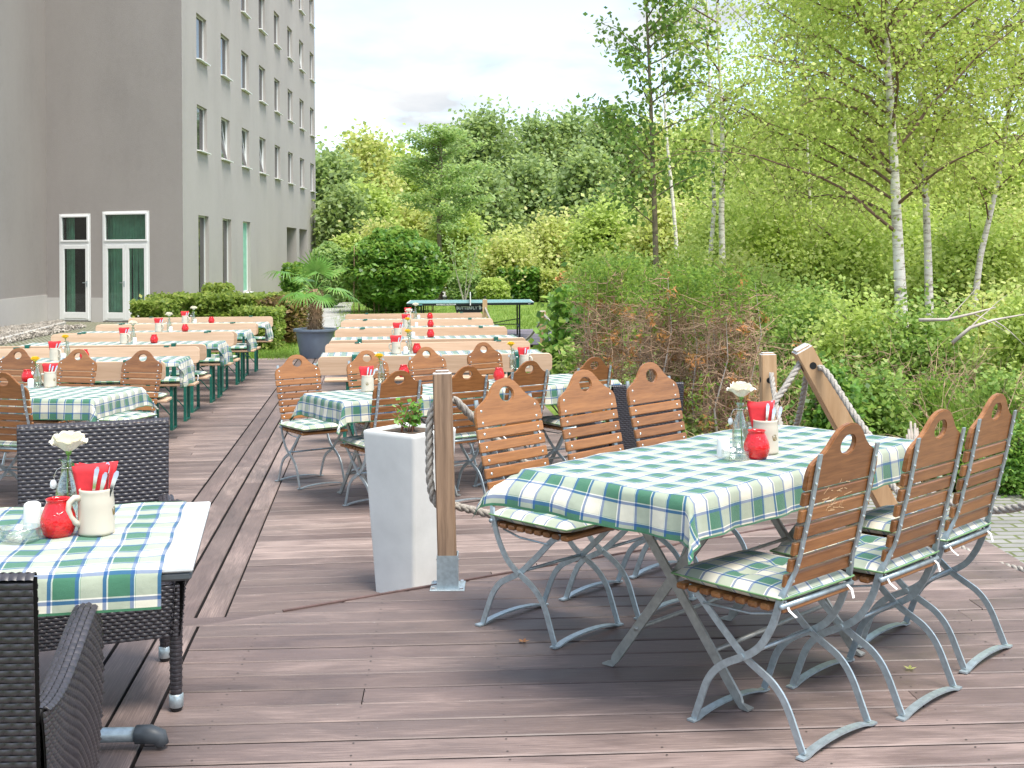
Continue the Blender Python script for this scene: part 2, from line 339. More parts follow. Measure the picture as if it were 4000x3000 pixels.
# ------------------------------------------------------------------ mesh builder
class MB:
    def __init__(s): s.v = []; s.f = []; s.uv = None
    def add(s, vs, fs):
        o = len(s.v); s.v.extend([tuple(p) for p in vs]); s.f.extend([tuple(i + o for i in f) for f in fs]); return o
    def box(s, c, d, rot=None, bev=0.0):
        hx, hy, hz = d[0] / 2, d[1] / 2, d[2] / 2; c = Vector(c)
        if bev and bev < min(hx, hy, hz):
            b = bev; pts = []
            for sx in (-1, 1):
                for sy in (-1, 1):
                    for sz in (-1, 1):
                        pts.append(((sx * (hx - b), sy * (hy - b), sz * hz))); pts.append((sx * (hx - b), sy * hy, sz * (hz - b))); pts.append((sx * hx, sy * (hy - b), sz * (hz - b)))
            def idx(sx, sy, sz, k): return ((0 if sx < 0 else 1) * 4 + (0 if sy < 0 else 1) * 2 + (0 if sz < 0 else 1)) * 3 + k
            fs = []
            for sz in (-1, 1):
                q = [idx(-1, -1, sz, 0), idx(1, -1, sz, 0), idx(1, 1, sz, 0), idx(-1, 1, sz, 0)]; fs.append(q if sz > 0 else q[::-1])
            for sy in (-1, 1):
                q = [idx(-1, sy, -1, 1), idx(1, sy, -1, 1), idx(1, sy, 1, 1), idx(-1, sy, 1, 1)]; fs.append(q if sy < 0 else q[::-1])
            for sx in (-1, 1):
                q = [idx(sx, -1, -1, 2), idx(sx, 1, -1, 2), idx(sx, 1, 1, 2), idx(sx, -1, 1, 2)]; fs.append(q if sx > 0 else q[::-1])
            for sy in (-1, 1):
                for sz in (-1, 1):
                    q = [idx(-1, sy, sz, 0), idx(1, sy, sz, 0), idx(1, sy, sz, 1), idx(-1, sy, sz, 1)]; fs.append(q if sy * sz < 0 else q[::-1])
            for sx in (-1, 1):
                for sz in (-1, 1):
                    q = [idx(sx, -1, sz, 0), idx(sx, 1, sz, 0), idx(sx, 1, sz, 2), idx(sx, -1, sz, 2)]; fs.append(q if sx * sz > 0 else q[::-1])
            for sx in (-1, 1):
                for sy in (-1, 1):
                    q = [idx(sx, sy, -1, 1), idx(sx, sy, 1, 1), idx(sx, sy, 1, 2), idx(sx, sy, -1, 2)]; fs.append(q if sx * sy < 0 else q[::-1])
            for sx in (-1, 1):
                for sy in (-1, 1):
                    for sz in (-1, 1):
                        q = [idx(sx, sy, sz, 0), idx(sx, sy, sz, 1), idx(sx, sy, sz, 2)]; fs.append(q if sx * sy * sz < 0 else q[::-1])
        else:
            pts = [(x, y, z) for x in (-hx, hx) for y in (-hy, hy) for z in (-hz, hz)]
            fs = [(0, 1, 3, 2), (4, 6, 7, 5), (0, 4, 5, 1), (2, 3, 7, 6), (0, 2, 6, 4), (1, 5, 7, 3)]
        if rot is not None: pts = [rot @ Vector(p) for p in pts]
        s.add([Vector(p) + c for p in pts], fs)
    def beam(s, a, b, wx, wz, bev=0.0, up=(0, 0, 1)):
        a = Vector(a); b = Vector(b); d = b - a; L = d.length; x = d / L
        upv = Vector(up)
        if abs(x.dot(upv)) > 0.98: upv = Vector((0, 1, 0))
        y = upv.cross(x).normalized(); z = x.cross(y)
        s.box((a + b) / 2, (L, wx, wz), Matrix((x, y, z)).transposed(), bev)
    def tube(s, pts, r, n=8, cap=True):
        pts = [Vector(p) for p in pts]; rs = r if isinstance(r, (list, tuple)) else [r] * len(pts)
        T0 = (pts[1] - pts[0]).normalized(); up = Vector((0, 0, 1)) if abs(T0.z) < 0.9 else Vector((1, 0, 0))
        N = T0.cross(up).normalized(); rings = []
        for i, p in enumerate(pts):
            T = (pts[min(i + 1, len(pts) - 1)] - pts[max(i - 1, 0)]).normalized()
            N = (N - T * N.dot(T))
            N = N.normalized() if N.length > 1e-6 else T.orthogonal().normalized()
            B = T.cross(N)
            rings.append([p + (N * math.cos(2 * PI * k / n) + B * math.sin(2 * PI * k / n)) * rs[i] for k in range(n)])
        o = s.add([q for rg in rings for q in rg], [])
        for i in range(len(pts) - 1):
            for k in range(n):
                k2 = (k + 1) % n
                s.f.append((o + i * n + k, o + i * n + k2, o + (i + 1) * n + k2, o + (i + 1) * n + k))
        if cap:
            s.f.append(tuple(o + k for k in range(n))[::-1]); s.f.append(tuple(o + (len(pts) - 1) * n + k for k in range(n)))
    def flat(s, pts, ws, hs, side=(1, 0, 0)):      # rectangular bar along a path; ws = width along 'side', hs = thickness across
        pts = [Vector(p) for p in pts]; sd_ = Vector(side).normalized(); rings = []
        for i, p in enumerate(pts):
            T = (pts[min(i + 1, len(pts) - 1)] - pts[max(i - 1, 0)]).normalized()
            N = T.cross(sd_).normalized(); wd = ws[i] / 2; h = hs[i] / 2
            rings += [p + sd_ * wd + N * h, p - sd_ * wd + N * h, p - sd_ * wd - N * h, p + sd_ * wd - N * h]
        o = s.add(rings, []); n = len(pts)
        for i in range(n - 1):
            for k in range(4):
                k2 = (k + 1) % 4; s.f.append((o + i * 4 + k, o + (i + 1) * 4 + k, o + (i + 1) * 4 + k2, o + i * 4 + k2))
        s.f.append((o, o + 1, o + 2, o + 3)); e = o + (n - 1) * 4; s.f.append((e + 3, e + 2, e + 1, e))
    def lathe(s, prof, n=24, c=(0, 0, 0)):
        c = Vector(c); o = len(s.v); m = len(prof)
        for r, z in prof:
            for k in range(n): s.v.append((c.x + r * math.cos(2 * PI * k / n), c.y + r * math.sin(2 * PI * k / n), c.z + z))
        for i in range(m - 1):
            for k in range(n):
                k2 = (k + 1) % n; s.f.append((o + i * n + k, o + i * n + k2, o + (i + 1) * n + k2, o + (i + 1) * n + k))
    def sphere(s, c, r, nu=10, nv=6, sc=(1, 1, 1)):
        c = Vector(c); prof = [(max(1e-4, r * math.sin(PI * i / nv)), -r * math.cos(PI * i / nv)) for i in range(nv + 1)]
        o = len(s.v); s.lathe(prof, nu)
        for i in range(o, len(s.v)):
            x, y, z = s.v[i]; s.v[i] = (x * sc[0] + c.x, y * sc[1] + c.y, z * sc[2] + c.z)
    def build(s, name, mat, parent=None, smooth=False, auto=None):
        me = bpy.data.meshes.new(name); me.from_pydata(s.v, [], s.f); me.update()
        if smooth: me.shade_smooth()
        if auto is not None:
            me.shade_smooth()
            try: me.set_sharp_from_angle(angle=R(auto))
            except Exception: pass
        me.materials.append(mat)
        if s.uv is not None:
            ul = me.uv_layers.new(name='UVMap'); idx = np.zeros(len(me.loops), dtype=np.int32); me.loops.foreach_get('vertex_index', idx)
            ul.data.foreach_set('uv', np.asarray(s.uv, dtype=np.float32)[idx].ravel())
        o = bpy.data.objects.new(name, me); COL.objects.link(o)
        if parent is not None: o.parent = parent
        return o
def fattr(o, name, arr, domain='POINT'):
    a = o.data.attributes.new(name, 'FLOAT', domain); a.data.foreach_set('value', np.asarray(arr, dtype=np.float32))
def tag(o, label=None, cat=None, group=None, kind=None):
    if label: o['label'] = label
    if cat: o['category'] = cat
    if group: o['group'] = group
    if kind: o['kind'] = kind
    return o
def empty(name, loc, rz=0.0, label=None, cat=None, group=None):
    o = bpy.data.objects.new(name, None); COL.objects.link(o); o.location = loc; o.rotation_euler = (0, 0, rz); o.empty_display_size = 0.1
    return tag(o, label, cat, group)
KIDS = {}
def children(o): return [c for c in bpy.data.objects if c.parent == o]
def copy_tree(o, loc, rz, label, group=None, cat=None, scale=None):
    def rec(a, par):
        c = a.copy(); COL.objects.link(c); c.parent = par
        for ch in list(a.children): rec(ch, c)
        return c
    bpy.context.view_layer.update()
    r = rec(o, None); r.location = loc; r.rotation_euler = (0, 0, rz); r['label'] = label
    if group: r['group'] = group
    if scale: r.scale = scale
    return r
def quads(name, V, mat, parent=None, rnd=None, nper=4):      # numpy quads: V (N,4,3)
    N = V.shape[0]
    me = bpy.data.meshes.new(name); me.vertices.add(N * 4); me.vertices.foreach_set('co', V.reshape(-1).astype(np.float32))
    me.loops.add(N * 4); me.loops.foreach_set('vertex_index', np.arange(N * 4, dtype=np.int32))
    me.polygons.add(N); me.polygons.foreach_set('loop_start', np.arange(N, dtype=np.int32) * 4); me.polygons.foreach_set('loop_total', np.full(N, 4, dtype=np.int32))
    me.update(calc_edges=True); me.materials.append(mat)
    o = bpy.data.objects.new(name, me); COL.objects.link(o)
    if parent is not None: o.parent = parent
    fattr(o, 'rnd', np.repeat(nrg.rand(N) if rnd is None else rnd, 4))
    return o
def leaf_quads(C, size, aspect=1.6, up=0.35, svar=0.4, droop=0.0):
    """diamond leaves at centres C (N,3) in random directions, tilted towards the sky"""
    N = len(C)
    n = nrg.normal(size=(N, 3)); n[:, 2] = np.abs(n[:, 2]) + up; n /= np.linalg.norm(n, axis=1)[:, None]
    a = nrg.normal(size=(N, 3)); a[:, 2] -= droop; a -= n * (a * n).sum(1)[:, None]; a /= np.linalg.norm(a, axis=1)[:, None]
    b = np.cross(n, a)
    s = size * (1 - svar / 2 + svar * nrg.rand(N))[:, None]
    return np.stack([C - a * s * .5 * aspect, C + b * s * .5, C + a * s * .5 * aspect, C - b * s * .5], axis=1)
def lobes_points(lobes, n, shell=0.35, clump=0.0, csz=0.5):
    """points in the outer shells of ellipsoid lobes [(c, r)], uneven outline"""
    vol = np.array([r[0] * r[1] + r[0] * r[2] + r[1] * r[2] for c, r in lobes]); pr = vol / vol.sum()
    k = nrg.choice(len(lobes), n, p=pr)
    d = nrg.normal(size=(n, 3)); d /= np.linalg.norm(d, axis=1)[:, None]
    rad = 1 - shell * nrg.rand(n) ** 1.6
    c = np.array([l[0] for l in lobes])[k]; r = np.array([l[1] for l in lobes])[k]
    ph = nrg.rand(3) * 9
    bumpy = 1 + 0.10 * np.sin(d[:, 0] * 7 + ph[0] + k) * np.sin(d[:, 1] * 6 + ph[1]) + 0.08 * np.sin(d[:, 2] * 11 + ph[2] + k * 2) * np.sin(d[:, 0] * 13 + k)
    p = c + d * r * (rad * bumpy)[:, None]
    if clump > 0:
        m = max(8, int(n / clump)); cc = p[nrg.choice(n, m)]
        p = cc[nrg.choice(m, n)] + nrg.normal(size=(n, 3)) * csz * (0.6 + 0.8 * nrg.rand(n))[:, None]
    return p

# ------------------------------------------------------------------ ground, decks, paving
LOW = -0.27
GZ = -0.31
def sheet(name, pts, z, mat, kind='structure'):
    b = MB(); b.add([(x, y, z) for x, y in pts], [tuple(range(len(pts)))]); o = b.build(name, mat); return tag(o, kind=kind)
sheet('ground', [(-900, -60), (900, -60), (900, 1800), (-900, 1800)], GZ, M['ground'])

M['gap_shade'] = simple('gap_shaded_board_edges', (0.022, 0.015, 0.015), 0.95, var=.3)  # near-black board sides: the shade of the gaps put into the colour
M['rust'] = simple('dull_screw_heads', (0.12, 0.10, 0.09), 0.5, 0.6)
M['trim'] = simple('reddish_edge_trim', (0.11, 0.065, 0.058), 0.7, var=.3)
def boards(name, poly, z, ang, pitch, gap, mat, thick=0.028, org=(0, 0), joint=3.6, seed=1):
    """deck boards running along direction ang, clipped to the polygon, one mesh"""
    r = random.Random(seed); ca, sa = math.cos(ang), math.sin(ang)
    toL = lambda p: ((p[0] - org[0]) * ca + (p[1] - org[1]) * sa, -(p[0] - org[0]) * sa + (p[1] - org[1]) * ca)
    L = [toL(p) for p in poly]; n = len(L)
    vmin = min(p[1] for p in L); vmax = max(p[1] for p in L)
    def span(v):
        xs = []
        for i in range(n):
            (x0, y0), (x1, y1) = L[i], L[(i + 1) % n]
            if (y0 - v) * (y1 - v) < 0: xs.append(x0 + (v - y0) / (y1 - y0) * (x1 - x0))
        return (min(xs), max(xs)) if len(xs) >= 2 else None
    b = MB(); uv = []; rn = []
    k = math.floor(vmin / pitch)
    while k * pitch < vmax:
        v0 = max(k * pitch + gap / 2 + r.uniform(-.0012, .0012), vmin + .001); v1 = min((k + 1) * pitch - gap / 2 + r.uniform(-.0012, .0012), vmax - .001); k += 1
        if v1 - v0 < 0.01: continue
        s0, s1 = span(v0), span(v1)
        if not s0 or not s1: continue
        lo = max(s0[0], s1[0]) if False else None
        a = min(s0[0], s1[0]) - 0.0; e = max(s0[1], s1[1])
        cuts = [a]; x = a + r.uniform(0.5, joint)
        while x < e - 0.3: cuts.append(x); x += joint * r.uniform(0.8, 1.2)
        cuts.append(e)
        for i in range(len(cuts) - 1):
            xa, xb = cuts[i], cuts[i + 1]
            c = [(max(xa, s0[0]) if i == 0 else xa + .002, v0), (min(xb, s0[1]) if i == len(cuts) - 2 else xb - .002, v0), (min(xb, s1[1]) if i == len(cuts) - 2 else xb - .002, v1), (max(xa, s1[0]) if i == 0 else xa + .002, v1)]
            if c[1][0] - c[0][0] < .01 and c[2][0] - c[3][0] < .01: continue
            zt = z + r.uniform(-.0015, .0015); bv = .004
            W = lambda p, zz: (org[0] + p[0] * ca - p[1] * sa, org[1] + p[0] * sa + p[1] * ca, zz)
            ci = [(c[0][0], c[0][1] + bv), (c[1][0], c[1][1] + bv), (c[2][0], c[2][1] - bv), (c[3][0], c[3][1] - bv)]
            vs = [W(p, z - thick) for p in c] + [W(p, zt - bv) for p in c] + [W(p, zt) for p in ci]
            b.add(vs, [(0, 3, 2, 1)] + [(j, (j + 1) % 4, 4 + (j + 1) % 4, 4 + j) for j in range(4)] + [(4 + j, 4 + (j + 1) % 4, 8 + (j + 1) % 4, 8 + j) for j in range(4)] + [(8, 9, 10, 11)])
            uv += [p for p in c] * 2 + ci; rn += [r.random()] * 12
    b.uv = uv; o = b.build(name, mat); o.data.materials.append(M['gap_shade']); fattr(o, 'rnd', rn)
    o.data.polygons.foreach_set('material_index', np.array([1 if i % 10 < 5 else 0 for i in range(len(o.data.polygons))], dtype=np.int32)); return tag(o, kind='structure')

DA = R(6.5)                                    # deck grid is turned 6.5 degrees
dc = (math.cos(DA), math.sin(DA)); dd = (-math.sin(DA), math.cos(DA))
EA = (-1.276, 4.884); EB = (2.45, 7.20); EC = (2.45, 2.0)
# upper deck: main field right of the line EA..(-1.05,3), long boards left of it
k0 = (-0.83, 1.0)
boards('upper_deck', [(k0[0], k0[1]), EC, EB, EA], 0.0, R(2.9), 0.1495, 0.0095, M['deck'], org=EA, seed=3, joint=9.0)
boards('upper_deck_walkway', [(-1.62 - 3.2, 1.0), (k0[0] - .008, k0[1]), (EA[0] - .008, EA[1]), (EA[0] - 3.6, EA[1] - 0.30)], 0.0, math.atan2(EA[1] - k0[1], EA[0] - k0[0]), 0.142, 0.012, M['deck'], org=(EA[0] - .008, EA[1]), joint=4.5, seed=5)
# edge boards along the step
def plank(name, a, b_, wd, z, mat, th=0.028, seed=1):
    a = Vector(a); b_ = Vector(b_); ang = math.atan2(b_.y - a.y, b_.x - a.x); n = Vector((-math.sin(ang), math.cos(ang)))
    return boards(name, [tuple(a), tuple(b_), tuple(b_ + n * wd), tuple(a + n * wd)], z, ang, 10.0, 0.0, mat, th, org=tuple(a - n * .001), joint=4.0, seed=seed)
mb_ = MB(); ca_, sa_ = math.cos(R(2.9)), math.sin(R(2.9))
for k in range(-24, 12):
    for j in range(11):
        for e in (.028, .120):
            lx_, ly_ = .25 + j * .47 + .006 * math.sin(k * 3.1), k * .1495 + e + .004 * math.sin(k * 7.7 + j); x_, y_ = EA[0] + lx_ * ca_ - ly_ * sa_, EA[1] + lx_ * sa_ + ly_ * ca_
            if x_ < 2.4 and 2.2 < y_ < EA[1] + (x_ - EA[0]) * .6216 - .06 and x_ > k0[0] - .108 * (y_ - 1.0) / 1.0 + .08:
                mb_.add([(x_ + .0038 * math.cos(q), y_ + .0038 * math.sin(q), .0018) for q in (0, 1.05, 2.1, 3.14, 4.19, 5.24)], [(0, 1, 2, 3, 4, 5)])
tag(mb_.build('upper_deck_screws', M['rust']), kind='structure')
# riser and dark underside of the upper deck
def under(name, pts, z0, z1, mat):
    b = MB(); n = len(pts); b.add([(x, y, z0) for x, y in pts] + [(x, y, z1) for x, y in pts], [tuple(range(n, 2 * n))] + [(i, (i + 1) % n, n + (i + 1) % n, n + i) for i in range(n)])
    return tag(b.build(name, mat), kind='structure')
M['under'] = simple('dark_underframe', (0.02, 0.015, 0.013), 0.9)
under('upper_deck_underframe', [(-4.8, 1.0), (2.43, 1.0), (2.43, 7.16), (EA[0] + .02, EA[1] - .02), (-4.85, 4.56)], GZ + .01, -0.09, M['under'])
b = MB(); b.beam((EA[0], EA[1] + .004, -.05), (EB[0], EB[1] + .004, -.05), .024, .09, .003); b.beam((EA[0] + .3, EA[1] + .19, .004), (EB[0], EB[1] + .004, .002), .014, .008, .001); tag(b.build('upper_deck_fascia', M['trim']), kind='structure')
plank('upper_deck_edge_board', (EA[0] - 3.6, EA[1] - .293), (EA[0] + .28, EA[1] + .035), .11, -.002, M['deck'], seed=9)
# lower deck
lowpoly = [(-7.2, 4.0), (-0.6, 3.9), (2.45, 7.2), (1.7, 9.9), (.62, 11.4), (-.22, 20.5), (-6.35, 19.9)]
SX = [P(888, 2390, LOW), P(1092, 1914, LOW)]
s_r = Vector((SX[0].x, SX[0].y)); sdir = Vector((dd[0], dd[1]))
s_r0 = s_r - sdir * 1.8; s_r1 = s_r + sdir * 15.2
sl_ = Vector((dc[0], dc[1])) * 0.58
def clipline(t): return s_r + sdir * t
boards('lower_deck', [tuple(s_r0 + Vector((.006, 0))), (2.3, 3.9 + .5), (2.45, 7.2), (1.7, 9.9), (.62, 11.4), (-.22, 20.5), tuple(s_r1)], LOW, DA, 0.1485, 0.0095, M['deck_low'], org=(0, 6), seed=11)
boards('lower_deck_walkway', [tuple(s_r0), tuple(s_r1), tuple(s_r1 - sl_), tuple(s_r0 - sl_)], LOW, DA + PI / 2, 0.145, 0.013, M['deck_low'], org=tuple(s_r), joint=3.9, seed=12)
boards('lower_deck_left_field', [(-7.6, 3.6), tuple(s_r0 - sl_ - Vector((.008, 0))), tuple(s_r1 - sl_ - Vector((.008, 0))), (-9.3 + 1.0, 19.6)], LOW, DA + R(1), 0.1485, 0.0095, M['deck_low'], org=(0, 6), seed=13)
under('lower_deck_underframe', [(-7.5, 3.7), (2.28, 4.2), (2.4, 7.2), (1.65, 9.85), (.6, 11.35), (-.25, 20.45), (-8.1, 19.5)], GZ + .0005, LOW - .037, M['under'])
# deck with the table tennis table
fd = [(-.75, 23.3), (4.2, 23.9), (3.6, 28.6), (-1.3, 28.0)]
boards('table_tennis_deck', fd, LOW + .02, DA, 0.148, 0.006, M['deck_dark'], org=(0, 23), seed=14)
# paving
sheet('paving', [(2.46, 2.0), (7.5, 2.0), (7.5, 8.9), (4.4, 8.75), (1.95, 9.05), (2.46, 7.0)], GZ + .030, M['paver'])
sheet('cobbles', [(-16, 16), (-6.9, 18.5), (-6.5, 21.5), (-8.4, 31.9), (-9.5, 33.5), (-14, 34.5), (-16, 30)], GZ + .004, M['cobble'])
pth = [P(1150, 1322, GZ), P(1335, 1275, GZ), P(1370, 1180, GZ), P(1352, 1120, GZ), P(1250, 1140, GZ), P(1180, 1180, GZ)]
sheet('path', [(p.x, p.y) for p in [P(1120, 1345, GZ), P(1250, 1300, GZ), P(1370, 1262, GZ), P(1372, 1200, GZ), P(1400, 1135, GZ), P(1300, 1118, GZ), P(1210, 1175, GZ), P(1130, 1230, GZ)]], GZ + .008, M['path'])
sheet('far_path', [(p.x, p.y) for p in [P(1690, 1195, GZ), P(1760, 1195, GZ), P(1745, 1120, GZ), P(1715, 1120, GZ)]], GZ + .006, M['path'])

# ------------------------------------------------------------------ the building
BL = empty('hotel_building', (-8.94, 32.7, GZ), 0, 'tall grey rendered building with rows of narrow windows behind the left tables', 'building')
bpy.context.view_layer.update()
def bw(o):                                     # parent to the building keeping world coordinates
    o.parent = BL; o.location = -BL.location; return o
BTOP = 17.0
def wall_holes(mb, O, U, L, z0, z1, holes, Nn):
    """O origin (x,y), U unit dir, Nn outward normal; holes (u0,u1,z0,z1,depth)"""
    us = sorted({0, L, *[h[0] for h in holes], *[h[1] for h in holes]}); zs = sorted({z0, z1, *[h[2] for h in holes], *[h[3] for h in holes]})
    W = lambda u, z, d=0: (O[0] + U[0] * u - Nn[0] * d, O[1] + U[1] * u - Nn[1] * d, z)
    for i in range(len(us) - 1):
        for j in range(len(zs) - 1):
            um, zm = (us[i] + us[i + 1]) / 2, (zs[j] + zs[j + 1]) / 2
            if any(h[0] < um < h[1] and h[2] < zm < h[3] for h in holes): continue
            mb.add([W(us[i], zs[j]), W(us[i + 1], zs[j]), W(us[i + 1], zs[j + 1]), W(us[i], zs[j + 1])], [(0, 1, 2, 3)])
    for u0, u1, a, c, d in holes:
        mb.add([W(u0, a), W(u0, c), W(u0, c, d), W(u0, a, d)], [(0, 1, 2, 3)]); mb.add([W(u1, a), W(u1, c), W(u1, c, d), W(u1, a, d)], [(0, 3, 2, 1)])
        mb.add([W(u0, c), W(u1, c), W(u1, c, d), W(u0, c, d)], [(0, 1, 2, 3)]); mb.add([W(u0, a), W(u1, a), W(u1, a, d), W(u0, a, d)], [(0, 3, 2, 1)])
CO = (-8.94, 32.7); SU = Vector((-.02, 1)).normalized(); SN = (SU.y, -SU.x)
YS = [34.36 + 3.14 * i - 32.7 for i in range(8)]
side = [(u, u + 1.24, 4.56 + 2.62 * r, 5.86 + 2.62 * r, .14) for r in range(4) for u in YS] + [(YS[i] + .1, YS[i] + 1.38, .28, 2.69, .16) for i in range(3)]
deep = [(49.6 - 32.7, 52.15 - 32.7, GZ, 2.70, 1.6), (52.9 - 32.7, 55.2 - 32.7, GZ, 2.70, 1.6)]
CL = (-13.17, 34.05); FU = Vector((CO[0] - CL[0], CO[1] - CL[1])); FLn = FU.length; FU = FU.normalized(); FN = (FU.y, -FU.x)
def fu(px):                                    # position along the front facade seen at photo column px
    k = (px - 2000) / F_PX; return (CL[0] - k * CL[1]) / (k * FU.y - FU.x)
d1 = (fu(233), fu(354)); d2 = (fu(402), fu(584))
ZD0, ZD1 = -.27, 2.72
mb = MB(); wall_holes(mb, CO, SU, 25.3, GZ, BTOP, side + deep, SN); bw(mb.build('wall', M['plaster'], None))
mb = MB(); wall_holes(mb, CL, FU, FLn, GZ, BTOP, [(d1[0], d1[1], ZD0, ZD1, .05), (d2[0], d2[1], ZD0, ZD1 + .05, .05)], FN); bw(mb.build('wall', M['plaster_shaded'], None))
LE = (-12.0, 17.0); mb = MB()
mb.add([(CL[0], CL[1], GZ), (LE[0], LE[1], GZ), (LE[0], LE[1], BTOP), (CL[0], CL[1], BTOP), (-30, 17.0, GZ), (-30, 17.0, BTOP)], [(0, 3, 2, 1), (1, 2, 5, 4)]); bw(mb.build('wall', M['plaster_shaded'], None))
far = (CO[0] + SU.x * 25.3, CO[1] + SU.y * 25.3); mb = MB()
mb.add([(far[0], far[1], GZ), (-30, 60, GZ), (-30, 60, BTOP), (far[0], far[1], BTOP)], [(0, 1, 2, 3)]); bw(mb.build('wall', M['plaster'], None))
mb = MB(); mb.add([(CO[0], CO[1], BTOP), (far[0], far[1], BTOP), (-30, 60, BTOP), (-30, 17, BTOP), (LE[0], LE[1], BTOP), (CL[0], CL[1], BTOP)], [(0, 1, 2, 3, 4, 5)]); bw(mb.build('roof', M['plinth'], None))
mb = MB(); pl = .44
for a, c, nrm in ((LE, CL, (CL[1] - LE[1], -(CL[0] - LE[0]))),):
    n_ = Vector(nrm).normalized() * .012
    mb.beam((a[0] + n_.x, a[1] + n_.y, GZ + .38), (c[0] + n_.x, c[1] + n_.y - .03, GZ + .38), .03, .76, 0)
for u0, u1 in ((0, d1[0]), (d1[1], d2[0])):
    p0 = Vector((CL[0], CL[1])) + FU * (u0 + .02); p1 = Vector((CL[0], CL[1])) + FU * (u1 - .005); n_ = Vector(FN) * .006
    mb.beam((p0.x + n_.x, p0.y + n_.y, GZ + .34), (p1.x + n_.x, p1.y + n_.y, GZ + .34), .02, .68)
bw(mb.build('plinth', M['plinth'], None))
# windows: frame (mesh) with pane and sill, in facade coordinates (x along the wall, y outward, z up)
def facade_matrix(O, U, Nn, u, z, d): 
    return Matrix(((U[0], Nn[0], 0, O[0] + U[0] * u - Nn[0] * d), (U[1], Nn[1], 0, O[1] + U[1] * u - Nn[1] * d), (0, 0, 1, z), (0, 0, 0, 1)))
def frame_mesh(w_, h, fw, fd, mull=()):
    mb = MB()
    mb.box((w_ / 2, fd / 2, fw / 2), (w_, fd, fw), None, .006); mb.box((w_ / 2, fd / 2, h - fw / 2), (w_, fd, fw), None, .006)
    mb.box((fw / 2, fd / 2 - .001, h / 2), (fw, fd, h - 2 * fw)); mb.box((w_ - fw / 2, fd / 2 - .001, h / 2), (fw, fd, h - 2 * fw))
    for m_ in mull: mb.box(m_[0], m_[1])
    return mb
BI = Matrix.Translation(-BL.location)
def place(o, Mx): o.parent = BL; o.matrix_local = BI @ Mx; return o
def child(o, par): o.parent = par; return o
def make_window(w_, h, mat_f, mat_p, sill=True, open_=False, net=True):
    f = frame_mesh(w_, h, .036, .05).build('window', mat_f)
    mb = MB()
    if open_:
        ca = R(9); 
        mb.box((w_ / 2, .02 + math.sin(ca) * -h / 2 * .0 - .06, h / 2), (w_ - .12, .01, h - .12), Matrix.Rotation(ca, 3, 'X'))
        mb.box((w_ / 2 , -.09, h / 2), (w_ - .1, .004, h - .1))
        child(frame_mesh(w_ - .1, h - .1, .045, .04).build('sash', mat_f), f); sa = f.children[0]; sa.location = (.05, .015, .05); sa.rotation_euler = (R(7), 0, 0)
    else: mb.box((w_ / 2, .02, h / 2), (w_ - .06, .01, h - .06))
    child(mb.build('pane', mat_p), f)
    if sill:
        mb = MB(); mb.box((w_ / 2, .13, -.022), (w_ + .06, .26, .03), Matrix.Rotation(R(-5), 3, 'X'), .004); child(mb.build('sill', M['sill']), f)
    return f
def dup_window(f):
    c = f.copy(); COL.objects.link(c)
    for ch in f.children:
        k_ = ch.copy(); COL.objects.link(k_); k_.parent = c
    return c
W0 = make_window(1.24, 1.30, M['white_frame'], M['pane_dark']); W1 = make_window(1.24, 1.30, M['white_frame'], M['pane_dark'], open_=True)
u0used = u1used = False
bpy.context.view_layer.update()
for r in range(4):
    for i, u in enumerate(YS):
        op = (r == 0 and i in (1, 2, 3)) or (r == 2 and i == 6)
        if op: o = W1 if not u1used else dup_window(W1); u1used = True
        else: o = W0 if not u0used else dup_window(W0); u0used = True
        place(o, facade_matrix(CO, SU, SN, u, 4.56 + 2.62 * r, .139))
for i in range(3):
    o = make_window(1.28, 2.41, M['white_frame'], (M['pane_dark'], M['pane_dark'], M['curtain'])[i] if i < 2 else M['curtain'], sill=(i == 2))
    place(o, facade_matrix(CO, SU, SN, YS[i] + .1, .28, .158))
mb = MB()
for h in deep:
    mb.add([(CO[0] + SU.x * a - SN[0] * 1.6, CO[1] + SU.y * a - SN[1] * 1.6, z) for a, z in ((h[0], h[2]), (h[1], h[2]), (h[1], h[3]), (h[0], h[3]))], [(0, 1, 2, 3)])
bw(mb.build('porch_back_wall', M['plaster']))
